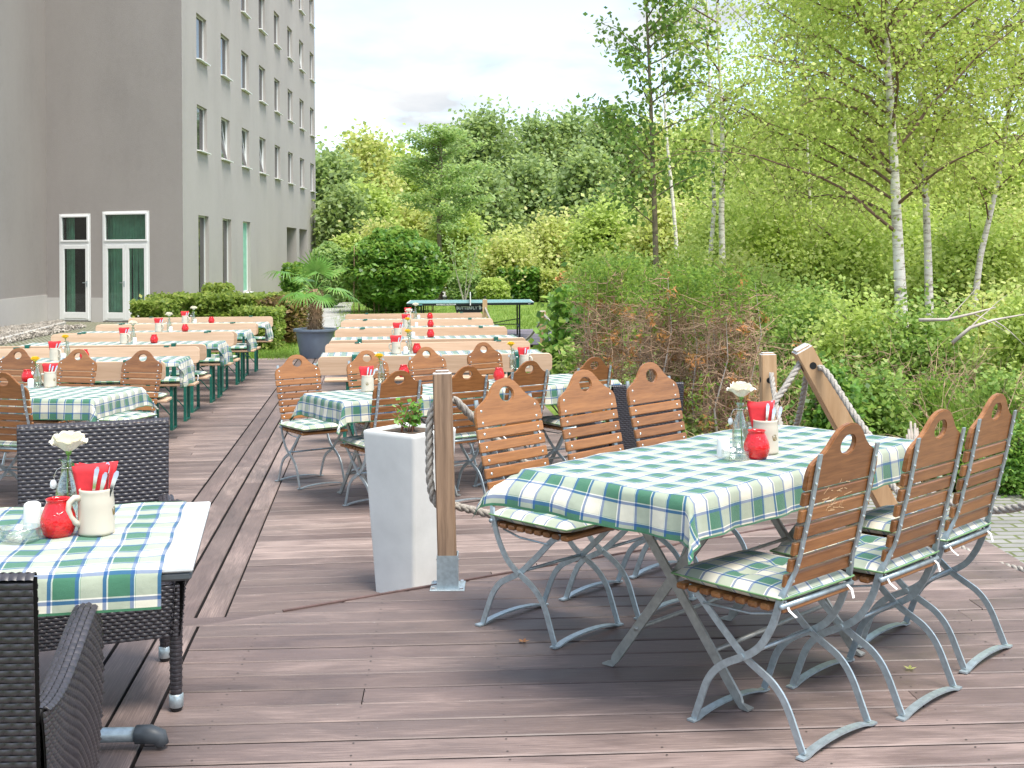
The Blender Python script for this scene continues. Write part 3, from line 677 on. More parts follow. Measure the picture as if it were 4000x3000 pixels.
# doors on the front facade
def make_door(w_, h, split, dbl):
    f = MB(); fw = .085
    f.box((w_ / 2, .03, h - fw / 2), (w_, .07, fw), None, .006); f.box((w_ / 2, .03, split), (w_, .07, .11), None, .006); f.box((fw / 2, .029, h / 2), (fw, .07, h)); f.box((w_ - fw / 2, .029, h / 2), (fw, .07, h))
    f.box((w_ / 2, .031, .04), (w_ - .02, .06, .06))
    o = f.build('door', M['white_frame'])
    n = 2 if dbl else 1; lw = (w_ - 2 * .06) / n
    for k in range(n):
        x0 = .06 + lw * k; l = MB(); t = .10
        l.box((x0 + lw / 2, .05, .06 + .09), (lw - .01, .05, .17), None, .005); l.box((x0 + lw / 2, .05, split - .10), (lw - .01, .05, .10), None, .005)
        l.box((x0 + t / 2 + .003, .0495, split / 2), (t, .05, split - .06), None, .005); l.box((x0 + lw - t / 2 - .003, .0495, split / 2), (t, .05, split - .06), None, .005)
        lf = l.build('door_leaf', M['white_frame'], o)
        g = MB(); g.box((x0 + lw / 2, .045, split / 2), (lw - .18, .008, split - .25)); g.build('pane', M['pane'], lf)
        if not dbl or k == 0:
            hx = x0 + lw - t / 2; hh = MB(); hh.box((hx, .08, 1.03), (.035, .01, .16), None, .003); hh.tube([(hx, .08, 1.06), (hx, .12, 1.06), (hx - .11, .12, 1.06)], .009, 8); hh.build('handle', M['steel'], lf)
    g = MB(); g.box((w_ / 2, .035, (split + h) / 2), (w_ - .17, .008, h - split - .14)); g.build('pane', M['pane'], o)
    tr = frame_mesh(w_ - .10, h - split - .09, .05, .045).build('transom_frame', M['white_frame'], o); tr.location = (.05, .045, split + .045)
    return o
for (a, c), dbl, hh in ((d1, False, ZD1 - ZD0), (d2, True, ZD1 + .05 - ZD0)):
    w_ = c - a; o = make_door(w_, hh, 2.16, dbl)
    place(o, facade_matrix(CL, FU, FN, a, ZD0, .05))
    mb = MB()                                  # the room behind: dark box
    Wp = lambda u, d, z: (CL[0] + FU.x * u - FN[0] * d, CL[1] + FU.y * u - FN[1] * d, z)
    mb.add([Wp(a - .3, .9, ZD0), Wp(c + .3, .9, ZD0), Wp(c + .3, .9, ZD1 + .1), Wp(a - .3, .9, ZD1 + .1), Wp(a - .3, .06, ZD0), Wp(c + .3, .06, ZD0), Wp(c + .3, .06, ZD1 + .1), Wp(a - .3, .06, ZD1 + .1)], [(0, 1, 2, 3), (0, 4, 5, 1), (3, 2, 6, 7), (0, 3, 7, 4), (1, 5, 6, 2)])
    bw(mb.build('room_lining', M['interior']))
    segs = [(0.02, .30)] if not dbl else [(0.0, .48), (.53, .60), (.66, .78), (.84, 1.0)]
    for s0, s1 in segs:
        mb = MB(); n = max(6, int((s1 - s0) * w_ / .02)); 
        for j in range(n + 1):
            u = a + w_ * (s0 + (s1 - s0) * j / n); d = .28 + .035 * math.sin(j * 1.3) + .015 * math.sin(j * .47)
            sk = (.10 * w_ * (j / n - .5) * (1 if dbl else 0))
            mb.add([Wp(u, d, ZD0 + .02), Wp(u + sk * .6, d, ZD1)], [])
        for j in range(n): mb.f.append((2 * j, 2 * j + 2, 2 * j + 3, 2 * j + 1))
        bw(mb.build('curtain', M['curtain'], smooth=True))
# gravel bed along the left wall with its kerb
g0 = [P(0, 1292, GZ), P(232, 1262, GZ), P(250, 1268, GZ), P(0, 1335, GZ)]
xs = []
for i in range(5200):
    u, v = nrg.rand(), nrg.rand()
    a = g0[0].lerp(g0[1], u); c = g0[3].lerp(g0[2], u); p = a.lerp(c, v) if u < 1 else a; xs.append((p.x, p.y, GZ + .03 + .03 * nrg.rand()))
for i in range(3000):
    u, v = nrg.rand(), nrg.rand(); xs.append((-12.9 + v * 2.0 + (30 - (22 + 9 * u)) * .07, 22 + 9 * u, GZ + .03 + .03 * nrg.rand()))
C0 = np.array(xs); N = len(C0); a = nrg.normal(size=(N, 3)); a /= np.linalg.norm(a, axis=1)[:, None]; b_ = np.cross(a, nrg.normal(size=(N, 3))); b_ /= np.linalg.norm(b_, axis=1)[:, None]; c_ = np.cross(a, b_)
s = (.03 + .035 * nrg.rand(N))[:, None]
V = np.concatenate([np.stack([C0 + a * s, C0 + b_ * s, C0 - a * s, C0 - b_ * s], 1), np.stack([C0 + a * s, C0 + c_ * s, C0 - a * s, C0 - c_ * s], 1), np.stack([C0 + c_ * s, C0 + b_ * s, C0 - c_ * s, C0 - b_ * s], 1)])
M['gravel'] = leaf_mat('pale_gravel', (0.30, 0.27, 0.23), (0.55, 0.50, 0.44), (0.7, 0.66, 0.6), 0.0, 0.8)
tag(quads('gravel', V, M['gravel']), 'pale gravel strip along the foot of the left wall', 'gravel', kind='stuff')
mb = MB(); q0, q1, q2 = P(-150, 1375, GZ), P(60, 1322, GZ), P(252, 1270, GZ)
for a_, c_2 in ((q0, q1), (q1, q2)):
    n = 6
    for i in range(n):
        A = a_.lerp(c_2, i / n); B = a_.lerp(c_2, (i + .97) / n); mb.beam((A.x, A.y, GZ + .04), (B.x, B.y, GZ + .04), .09, .10, .01)
tag(mb.build('kerb', M['kerb']), kind='structure')

# ------------------------------------------------------------------ folding chair
CW = .39
def folding_chair():
    t = empty('folding_chair', (0, 0, 0), 0, 'x', 'chair')
    hx = CW / 2
    back = [(-.048, .905), (-.03, .82), (-.011, .731), (.008, .66), (.026, .588), (.05, .52), (.075, .46), (.092, .405), (.114, .355), (.15, .30), (.19, .267), (.235, .242), (.285, .215), (.325, .182), (.355, .140), (.375, .09), (.392, .045), (.405, .012)]
    seatb = [(.43, .425), (.395, .41), (.355, .375), (.315, .337), (.27, .297), (.216, .252), (.16, .222), (.115, .198), (.08, .165), (.055, .125), (.035, .08), (.018, .04), (.006, .012)]
    def dens(p):
        out = []
        for i in range(len(p) - 1):
            for k in range(3):
                tt = k / 3; P0 = p[max(i - 1, 0)]; P1 = p[i]; P2 = p[i + 1]; P3 = p[min(i + 2, len(p) - 1)]
                out.append(tuple(.5 * ((2 * P1[j]) + (-P0[j] + P2[j]) * tt + (2 * P0[j] - 5 * P1[j] + 4 * P2[j] - P3[j]) * tt ** 2 + (-P0[j] + 3 * P1[j] - 3 * P2[j] + P3[j]) * tt ** 3) for j in (0, 1)))
        return out + [p[-1]]
    bars = []
    for sx in (-1, 1):
        mb = MB(); x = sx * (hx - .035); bk = dens(back)
        ws = []; hs = []
        for y, z in bk:
            k = min(1, max(0, (z - .46) / .08)); ws.append(.007 * (1 - k) + .019 * k); hs.append(.023 * (1 - k) + .006 * k)
        xx = [x + sx * .030 * (1 - min(1, max(0, (z - .46) / .08))) for y, z in bk]
        mb.flat([(xx[i], bk[i][0], bk[i][1]) for i in range(len(bk))], ws, hs)
        bars.append((sx, mb, len(mb.f)))
        mb = MB(); sb = dens(seatb); mb.flat([(sx * (hx - .014), y, z) for y, z in sb], [.007] * len(sb), [.023] * len(sb)); 
        mb.tube([(sx * (hx - .02), .216, .254), (sx * (hx + .004), .216, .254)], .009, 8); mb.build('leg', M['steel'], t, auto=40)
    for nm, y0 in (('runner', .0), ('runner', .408)):
        mb = MB(); n = 14; pts = [(-hx - .012 + (CW + .024) * i / n, y0, .006 + .020 * max(0, math.sin(PI * min(1, max(0, (i / n - .08) / .84)))) ** .6) for i in range(n + 1)]
        mb.flat(pts, [.028] * (n + 1), [.006] * (n + 1), side=(0, 1, 0)); mb.build(nm, M['steel'], t, auto=50)
    mb = MB()
    mb.tube([(-hx + .02, .216, .256), (hx - .02, .216, .256)], .007, 8)
    mb.tube([(-hx - .004, .070, .437), (hx + .004, .070, .437)], .009, 8)
    mb.tube([(-hx + .01, .37, .388), (-hx + .03, .20, .385), (-hx + .03, .11, .405)], .004, 6); mb.tube([(hx - .01, .37, .388), (hx - .03, .20, .385), (hx - .03, .11, .405)], .004, 6)
    mb.build('cross_rods', M['steel'], t, smooth=True)
    # back: shaped head board and six slats following the lean of the bars
    def bp(z):
        for i in range(len(back) - 1):
            if back[i][1] >= z >= back[i + 1][1]:
                k = (back[i][1] - z) / (back[i][1] - back[i + 1][1]); return back[i][0] + (back[i + 1][0] - back[i][0]) * k
        return back[0][0] - (z - back[0][1]) * .2
    rot = Matrix.Rotation(math.atan2(.20, 1.0), 3, 'X')
    hw = CW / 2
    pitch = .0515
    for k in range(6):
        z = .770 - pitch * k; y = bp(z) + .0135; mb = MB(); ww = CW - .004 * k
        mb.box((0, y, z), (ww, .016, .042), rot, .004); mb.build('back_slat', M['chair_wood'], t)
    # head board outline (x, z along the board) extruded, with a round handle hole
    zb = .797; top = .985; out = []
    prof = [(hw, 0), (hw, .045), (hw - .004, .062), (hw - .013, .078), (hw - .035, .092), (hw - .065, .107), (hw - .09, .127), (hw - .112, .152), (hw - .135, .173), (hw - .16, .185), (0, .190)]
    outer = [(x, z) for x, z in prof] + [(-x, z) for x, z in prof[-2::-1]]
    nO = len(outer); hole = []; nh = 20; hc = (0, .123); hr = (.040, .031)
    mb = MB(); bm = bmesh.new()
    def loop(pts, yy): return [bm.verts.new((p[0], yy, p[1])) for p in pts]
    hp = [(hc[0] + hr[0] * math.cos(2 * PI * i / nh), hc[1] + hr[1] * math.sin(2 * PI * i / nh)) for i in range(nh)]
    for yy, rev in ((-.008, False), (.008, True)):
        a = loop(outer, yy); b_ = loop(hp, yy); es = [bm.edges.new((a[i], a[(i + 1) % nO])) for i in range(nO)] + [bm.edges.new((b_[i], b_[(i + 1) % nh])) for i in range(nh)]
        bmesh.ops.triangle_fill(bm, edges=es, use_beauty=True)
        if not rev: A0, B0 = a, b_
        else: A1, B1 = a, b_
    for i in range(nO): bm.faces.new((A0[i], A0[(i + 1) % nO], A1[(i + 1) % nO], A1[i]))
    for i in range(nh): bm.faces.new((B0[(i + 1) % nh], B0[i], B1[i], B1[(i + 1) % nh]))
    bmesh.ops.recalc_face_normals(bm, faces=bm.faces)
    fe = [e for e in bm.edges if len(e.link_faces) == 2 and e.calc_face_angle(0) > .8]
    bmesh.ops.bevel(bm, geom=fe, offset=.003, segments=2, affect='EDGES')
    me = bpy.data.meshes.new('headboard'); bm.to_mesh(me); bm.free(); me.materials.append(M['chair_wood'])
    me.transform(Matrix.Translation((0, bp(.80) + .0135 + .001, zb)) @ rot.to_4x4())
    hb = bpy.data.objects.new('headboard', me); COL.objects.link(hb); hb.parent = t
    for sx, mb, nf in bars:
        for k in range(8):
            z = .770 - pitch * k if k < 6 else (.815 if k == 6 else .862); y = bp(z)
            mb.sphere((sx * (hx - .035), y + (.0225), z), .0062, 8, 5, (1, .45, 1)); mb.sphere((sx * (hx - .035), y - .005, z), .005, 6, 4, (1, .8, 1))
        o = mb.build('back_bar', M['steel'], t, auto=40); o.data.materials.append(M['screw'])
        o.data.polygons.foreach_set('material_index', np.array([0] * nf + [1] * (len(o.data.polygons) - nf), dtype=np.int32))
    # seat slats across, ends rounded
    for k in range(9):
        y = .085 + k * .0465; mb = MB(); mb.box((0, y, .424), (CW - (0 if k else .02), .036, .019), None, .005); mb.build('seat_slat', M['chair_wood'], t)
    return t
def cushion(name, L, W, T, x0=0.0, tuft=True, puff=1.0):
    """checked pad, L across x, W along y, lying on z=0"""
    nx, ny = max(14, int(L / .022)), max(14, int(W / .022)); V, F, UV = [], [], []
    def edge(a, b_): return max(0, 1 - abs(a) ** 6) ** .5 * max(0, 1 - abs(b_) ** 6) ** .5
    for side in (1, -1):
        for j in range(ny + 1):
            for i in range(nx + 1):
                a, b_ = -1 + 2 * i / nx, -1 + 2 * j / ny
                rr = .10 / L * 2; ra, rb = a, b_
                x = a * L / 2 * (1 - .012 * b_ ** 4); y = b_ * W / 2 * (1 - .015 * a ** 4)
                cz = edge(a, b_); z = T * .45 + side * T * .5 * cz * puff * (1 + .05 * math.sin(a * 5 + 1) * math.sin(b_ * 4))
                if tuft and side > 0:
                    for tx in (-.38, .38): z -= T * .42 * math.exp(-((a - tx) ** 2 * (L / W) ** 2 + b_ ** 2) / .018)
                if side < 0: z = max(z, 0.002)
                V.append((x, y, z)); UV.append((x + x0 + .031, y + .022))
    n1 = (nx + 1) * (ny + 1)
    for sd_ in (0, 1):
        for j in range(ny):
            for i in range(nx):
                q = [j * (nx + 1) + i, j * (nx + 1) + i + 1, (j + 1) * (nx + 1) + i + 1, (j + 1) * (nx + 1) + i]
                F.append(tuple(k + sd_ * n1 for k in (q if sd_ == 0 else q[::-1])))
    rim = [i for i in range(nx + 1)] + [j * (nx + 1) + nx for j in range(1, ny + 1)] + [ny * (nx + 1) + i for i in range(nx - 1, -1, -1)] + [j * (nx + 1) for j in range(ny - 1, 0, -1)]
    for k in range(len(rim)):
        a, b_ = rim[k], rim[(k + 1) % len(rim)]; F.append((a + n1, b_ + n1, b_, a))
    mb = MB(); mb.v = V; mb.f = F; mb.uv = UV
    o = mb.build(name, M['plaid'], smooth=True); fattr(o, 'hem', [1.0] * len(V))
    pp = MB(); pts = [Vector(V[i]) * 1.0 for i in rim]; pts = [Vector((p.x * 1.004, p.y * 1.004, T * .45)) for p in pts]; pts.append(pts[0])
    pp.tube(pts, .0032, 5, cap=False); pp.build('piping', M['green_piping'], o, smooth=True)
    return o
M['scratch'] = simple('pale_scratches', (0.62, 0.40, 0.22), 0.8)
M['green_piping'] = simple('green_piping', (0.16, 0.30, 0.13), 0.8)
def tie_mesh(o):
    mb = MB(); mb.flat([(.16, -.20, .012), (.165, -.225, -.01), (.16, -.235, -.035)], [.012] * 3, [.0015] * 3); mb.flat([(-.16, -.20, .012), (-.17, -.222, -.012), (-.16, -.24, -.03)], [.010] * 3, [.0015] * 3)
    mb.build('ties', M['string'], o)
chair0 = folding_chair()
cush0 = cushion('seat_cushion', .40, .43, .056); tie_mesh(cush0); tag(cush0, 'x', 'cushion')
first = [True]
def place_chair(x, y, z, yaw, lab, grp, clab=None, roll=0):
    if first[0]: c = chair0; k = cush0; c.location = (x, y, z); c.rotation_euler = (0, 0, yaw); tag(c, lab, group=grp)
    else: c = copy_tree(chair0, (x, y, z), yaw, lab, grp); k = None
    fx, fy = -math.sin(yaw), math.cos(yaw); L = (x + fx * .275, y + fy * .275, z + .436)
    if clab:
        if k is None: k = copy_tree(cush0, L, yaw + R(rng.uniform(-2, 2)), clab)
        k.location = L; k.rotation_euler = (0, 0, yaw + R(rng.uniform(-2, 2))); tag(k, clab, group='checked seat cushions on the folding chairs')
    first[0] = False
    return c
GF = 'folding chairs along the big front table'; GM = 'folding chairs around the two joined middle tables'; GLf = 'folding chairs at the left table'
place_chair(.99, 3.69, 0, R(43), 'front folding chair seen from behind, nearest the camera, with a scratched brown back', GF, 'large checked cushion on the chair nearest the camera')
place_chair(1.377, 3.99, 0, R(44.5), 'middle one of the three big front table chairs seen from behind', GF, 'checked cushion on the middle chair of the three seen from behind')
place_chair(1.734, 4.42, 0, R(46), 'rightmost folding chair of the terrace, seen from behind near the rope fence', GF, 'checked cushion on the rightmost chair beside the rope fence')
place_chair(-.006, 5.0, 0, R(226), 'pale slatted folding chair facing the camera, next to the wooden post', GF, 'checked cushion under the hanging cloth corner next to the wooden post')
place_chair(.345, 5.352, 0, R(226.5), 'middle pale folding chair behind the big front table', GF, 'checked cushion of the middle chair behind the big front table')
place_chair(.68, 5.70, 0, R(226), 'far pale folding chair behind the big front table, before the brown shrubs', GF, 'checked cushion of the far pale chair behind the big front table')
for (x, y), lab, cl in (((-1.70, 9.56), 'pale folding chair at the left end of the middle tables, beside the walkway boards', 'checked cushion under the left end of the middle tablecloth'),
                    ((-1.19, 9.95), 'folding chair behind the yellow rose of the middle tables', 'checked cushion behind the left half of the middle tables'),
                    ((-.72, 10.30), 'folding chair on the far side of the middle tables, second from the right', 'checked cushion behind the centre of the middle tables'),
                    ((-.24, 10.80), 'folding chair farthest back at the middle tables, before the first pine bench', 'checked cushion farthest back at the middle tables')):
    place_chair(x, y, LOW, R(217 + rng.uniform(-2, 2)), lab, GM, cl)
for (x, y), lab, cl in (((-.80, 8.28), 'dark backed folding chair right behind the white planter', 'checked cushion of the chair behind the white planter'),
                    ((-.345, 8.58), 'dark backed folding chair showing behind the wooden post', 'checked cushion showing to the right of the wooden post'),
                    ((.10, 8.97), 'dark backed folding chair seen through the handle of the nearest pale chair', 'checked cushion between the first two pale chairs'),
                    ((.60, 9.25), 'dark backed folding chair at the right end of the middle tables by the brown shrub', 'checked cushion at the right end of the middle tables')):
    place_chair(x, y, LOW, R(36 + rng.uniform(-2, 2)), lab, GM, cl)
for (x, y), lab, cl in (((-4.32, 10.45), 'brown folding chair behind the yellow rose of the left table', 'checked cushion at the far side of the left table behind the rose'),
                    ((-3.74, 10.30), 'brown folding chair at the middle of the far side of the left table', 'checked cushion at the middle of the far side of the left table'),
                    ((-3.13, 10.12), 'brown folding chair at the right end of the left table', 'checked cushion below the right end of the left tablecloth')):
    place_chair(x, y, LOW, R(163), lab, GLf, cl)
place_chair(-3.50, 8.33, LOW, R(-17), 'brown folding chair seen from behind at the left picture edge', GLf, 'green checked cushion on the chair at the left picture edge')
place_chair(-4.08, 8.45, LOW, R(-17), 'folding chair cut off by the left picture edge, only its cushion showing', GLf, 'cushion corner cut off by the left picture edge')

mb = MB(); r = random.Random(12)               # pale scratches on the back of the front chair
for k in range(26):
    zc = r.uniform(.715, .80); x0 = r.uniform(-.10, .03); yy = -.0148 + (.80 - zc) * .215 + (.0 if zc > 0 else 0); a = r.uniform(-.5, .9) + (1.2 if k % 3 == 0 else 0); L = r.uniform(.01, .045)
    x1, z1 = x0 + L * math.cos(a), zc + L * math.sin(a) * .6; off = lambda z: -.0345 + (.80 - z) * .2135
    for (xa, za), (xb, zb_) in (((x0, zc), (x1, z1)),):
        n_ = .0009; mb.add([(xa, off(za) + .0135, za - n_), (xb, off(zb_) + .0135, zb_ - n_), (xb, off(zb_) + .0135, zb_ + n_), (xa, off(za) + .0135, za + n_)], [(0, 1, 2, 3)])
mb.build('scratches', M['scratch'], chair0)

# ------------------------------------------------------------------ tablecloths
def cloth(name, L, W, ox, oy, label, group, z=0.0, seed=1, wave=.018, flip=None, uvo=(0, 0), ox2=None, oy2=None, hemx=True):
    """table top L x W, overhang ox at +-x (ox2 at -x) and oy at +-y (oy2 at +y); local z=0 is the table top"""
    r = random.Random(seed); ph = [r.uniform(0, 6.3) for _ in range(8)]
    ox2 = ox if ox2 is None else ox2; oy2 = oy if oy2 is None else oy2
    def axis(h, o1, o2, st=.022):
        a = list(np.linspace(-h - o2, -h, max(3, int(o2 / st) + 1))) if o2 > .02 else [-h]
        m = list(np.linspace(-h, h, int(2 * h / .045) + 1)); c = list(np.linspace(h, h + o1, max(3, int(o1 / st) + 1))) if o1 > .02 else [h]
        return sorted(set([round(x, 5) for x in a + m + c]))
    xs_, ys_ = axis(L / 2, ox, ox2), axis(W / 2, oy2, oy)
    V, UV, HM = [], [], []; rr = .012
    for y in ys_:
        for x in xs_:
            ex = max(0, abs(x) - L / 2); ey = max(0, abs(y) - W / 2); sx = 1 if x > 0 else -1; sy = 1 if y > 0 else -1
            d = math.hypot(ex, ey); bx = max(-L / 2, min(L / 2, x)); by = max(-W / 2, min(W / 2, y))
            if d == 0: px, py, pz = x + .0025 * math.sin(y * 23 + ph[1]), y + .0035 * math.sin(x * 17 + ph[0]), .0022 * math.sin(x * 9 + ph[0]) * math.sin(y * 11 + ph[1]) + .0032 + .0018 * math.sin(x * 31 + y * 17)
            else:
                dirx, diry = ex * sx / d, ey * sy / d; corner = min(ex, ey) / max(d, 1e-6) * 1.41
                if d < rr * 1.57: out = rr * math.sin(d / rr); dz = rr * (1 - math.cos(d / rr))
                else: out = rr; dz = rr + (d - rr * 1.57)
                k = min(1, d / .2)
                s = (x if ey > ex else y)
                wv = wave * k * (math.sin(s * 19 + ph[2] + ph[3] * (sy if ey > ex else sx)) * .6 + .5 * math.sin(s * 37 + ph[4] + sx) + .35 * math.sin(s * 9 + ph[5]))
                wv += corner * .45 * d * (1 if True else 0)
                out += .10 * dz + max(-.7 * out - .05 * dz, wv); 
                px = bx + dirx * out; py = by + diry * out; pz = -dz * (1 - .04 * corner)
                if corner > .05:      # gathers of the hanging corner
                    px += -diry * math.sin(d * 30) * .0; tw = .035 * corner * k * math.sin((ex - ey) * 34 + ph[6]); px += -diry * sx * sy * tw; py += dirx * sx * sy * tw
                if flip: px, py, pz = flip(x, y, ex, ey, sx, sy, px, py, pz)
            V.append((px, py, pz)); UV.append((x + 5 + uvo[0], y + 5 + uvo[1])); HM.append(min(x - xs_[0] if hemx else 9, xs_[-1] - x if hemx else 9, y - ys_[0], ys_[-1] - y))
    nx = len(xs_); mb = MB(); mb.v = V; mb.uv = UV
    mb.f = [(j * nx + i, j * nx + i + 1, (j + 1) * nx + i + 1, (j + 1) * nx + i) for j in range(len(ys_) - 1) for i in range(nx - 1)]
    o = mb.build(name, M['plaid'], smooth=True); fattr(o, 'hem', HM); return tag(o, label, 'tablecloth', group)
GC = 'green and white checked tablecloths'
def iron_table(x, y, z, yaw, L, W, label, group=None):
    ins = .385 if L > 1.5 else .26; fw_ = .285
    t = empty('folding_iron_table', (x, y, z), yaw, label, 'table', group)
    mb = MB(); mb.box((0, 0, .748), (L, W, .018), None, .003); mb.build('tabletop', M['steel_table'], t)
    mb = MB(); 
    for sy in (-1, 1): mb.beam((-L / 2 + .02, sy * (W / 2 - .03), .725), (L / 2 - .02, sy * (W / 2 - .03), .725), .012, .028)
    for sx in (-1, 1): mb.beam((sx * (L / 2 - .03), -W / 2 + .04, .724), (sx * (L / 2 - .03), W / 2 - .04, .724), .012, .028)
    mb.build('frame', M['steel_table'], t)
    for sx in (-1, 1):
        for sy in (-1, 1):
            mb = MB(); xx = sx * (L / 2 - ins) + sy * .012
            pts = [(xx, -sy * (fw_ - .02), .722), (xx, 0, .385), (xx, sy * (fw_ - .015), .035), (xx, sy * fw_, .012), (xx, sy * (fw_ + .035), .008)]
            mb.flat(pts, [.010, .010, .010, .012, .034], [.032, .034, .034, .022, .006]); mb.build('leg', M['steel_table'], t, auto=35)
    mb = MB()
    for sy in (-1, 1): mb.tube([(-L / 2 + ins, sy * .17, .165), (L / 2 - ins, sy * .17, .165)], .008, 8)
    mb.tube([(-L / 2 + ins, 0, .388), (L / 2 - ins, 0, .388)], .007, 8)
    for sx in (-1, 1): mb.tube([(sx * (L / 2 - ins), 0, .388), (sx * (L / 2 - ins - .3), 0, .715)], .006, 6)
    mb.build('stretchers', M['steel_table'], t, smooth=True)
    return t
def flipA(x, y, ex, ey, sx, sy, px, py, pz):
    # near left part of the long edge is lifted by the chair behind it, the cloth bells outwards
    if sx < 0 and ex > 0:
        k = min(1, ex / .135) * max(0, min(1, (y + .10) / .30)); 
        px -= .085 * k * math.sin(min(1, ex / .135) * 2.2); pz += .035 * k * math.sin(min(1, ex / .135) * PI) + .02 * k; py += .03 * k * (1 if sy > 0 else -1) * (ey > 0); 
    return px, py, pz
TA = R(45.5); tc_ = (.812, 4.43)
iron_table(tc_[0], tc_[1], 0, TA, 1.515, .695, 'big iron folding table under the front checked cloth')
c = cloth('tablecloth', 1.52, .70, .135, .135, 'checked cloth draped over the big front table with a belling left corner', GC, seed=4, wave=.016, flip=flipA, uvo=(.02, .05))
c.location = (tc_[0], tc_[1], .759); c.rotation_euler = (0, 0, TA)
MA = R(34); ux, uy = math.cos(MA), math.sin(MA); nx_, ny_ = -uy, ux
for k, lab, cl in ((0, 'left one of the two joined middle folding tables', 'checked cloth with a long drooping corner on the left middle table'), (1, 'right one of the two joined middle folding tables', 'checked cloth on the right middle table under the chair backs')):
    cx_, cy_ = -1.17 + ux * (.6 + 1.22 * k) + nx_ * .32, 8.29 + uy * (.6 + 1.22 * k) + ny_ * .32
    iron_table(cx_, cy_, LOW, MA, 1.2, .66, lab, 'folding tables joined end to end in the middle')
    c = cloth('tablecloth', 1.2, .66, .15 if k else .012, .15, cl, GC, seed=8 + k, uvo=(.03 * k, .01), ox2=.012 if k else .16); c.location = (cx_, cy_, LOW + .759); c.rotation_euler = (0, 0, MA)
LA_ = R(-8)
lcx, lcy = -2.93 - math.cos(LA_) * .72, 8.93 - math.sin(LA_) * .72
iron_table(lcx, lcy, LOW, LA_, 1.44, .80, 'folding table under the checked cloth at the left edge')
c = cloth('tablecloth', 1.44, .80, .15, .15, 'checked cloth with a pointed hanging corner on the left folding table', GC, seed=15, uvo=(.05, .02)); c.location = (lcx, lcy, LOW + .759); c.rotation_euler = (0, 0, LA_)
# wicker-side table
WA = R(11); wx, wy = -.843 - math.cos(WA) * .62, 3.263 - math.sin(WA) * .62
t = empty('pedestal_table', (wx, wy, 0), WA, 'pale topped table with dark rim in the left foreground', 'table')
mb = MB(); mb.box((0, 0, .752), (1.24, .78, .014), None, .004); mb.build('tabletop', M['tabletop'], t)
mb = MB(); mb.box((0, 0, .734), (1.232, .772, .022), None, .006); mb.build('rim', M['darkgrey'], t)
mb = MB(); mb.beam((-.1, -.02, .03), (-.1, -.02, .72), .06, .06); mb.beam((.03, .12, .03), (.03, .12, .72), .05, .05); mb.build('column', M['darkgrey'], t)
mb = MB(); mb.tube([(-.75, .64, .045), (.40, .455, .045)], .022, 12); mb.tube([(-.1, -.3, .045), (.03, .33, .045)], .022, 12); mb.build('foot_bar', M['steel'], t, smooth=True)
mb = MB(); mb.tube([(.39, .457, .045), (.43, .45, .045), (.462, .445, .035), (.47, .443, .012)], [.028, .029, .026, .02], 12); mb.build('foot_cap', M['darkgrey'], t, smooth=True)
c = cloth('tablecloth', 1.12, .785, .0, .10, 'checked runner with a green hem hanging over the front left table', GC, seed=21, wave=.003, uvo=(.016, .045), oy2=.0, hemx=False); c.location = (wx - .012 * math.cos(WA), wy - .012 * math.sin(WA), .7605); c.rotation_euler = (0, 0, WA)

# ------------------------------------------------------------------ wicker chairs
def weave(mb, fpos, nu, nv, amp=.0065, ov=.06):
    """raised strand cells on a surface fpos(u,v)->(point, normal), rows offset like a brick bond"""
    for j in range(nv):
        off = .5 if j % 2 else 0.0
        for i in range(-1, nu + 1):
            u0 = (i + off - ov) / nu; u1 = (i + 1 + off + ov) / nu
            u0c, u1c = max(0, u0), min(1, u1)
            if u1c - u0c < .2 / nu: continue
            v0, v1 = (j + .04) / nv, (j + .96) / nv; o = len(mb.v)
            for a in range(5):
                for b_ in range(3):
                    u = u0 + (u1 - u0) * a / 4; uc = min(1, max(0, u)); v = v0 + (v1 - v0) * b_ / 2
                    p, n = fpos(uc, v); h = math.sin(PI * a / 4) * (1.0 if b_ == 1 else .25) * amp
                    mb.v.append(tuple(p + n * h))
            for a in range(4):
                for b_ in range(2): q = o + a * 3 + b_; mb.f.append((q, q + 3, q + 4, q + 1))
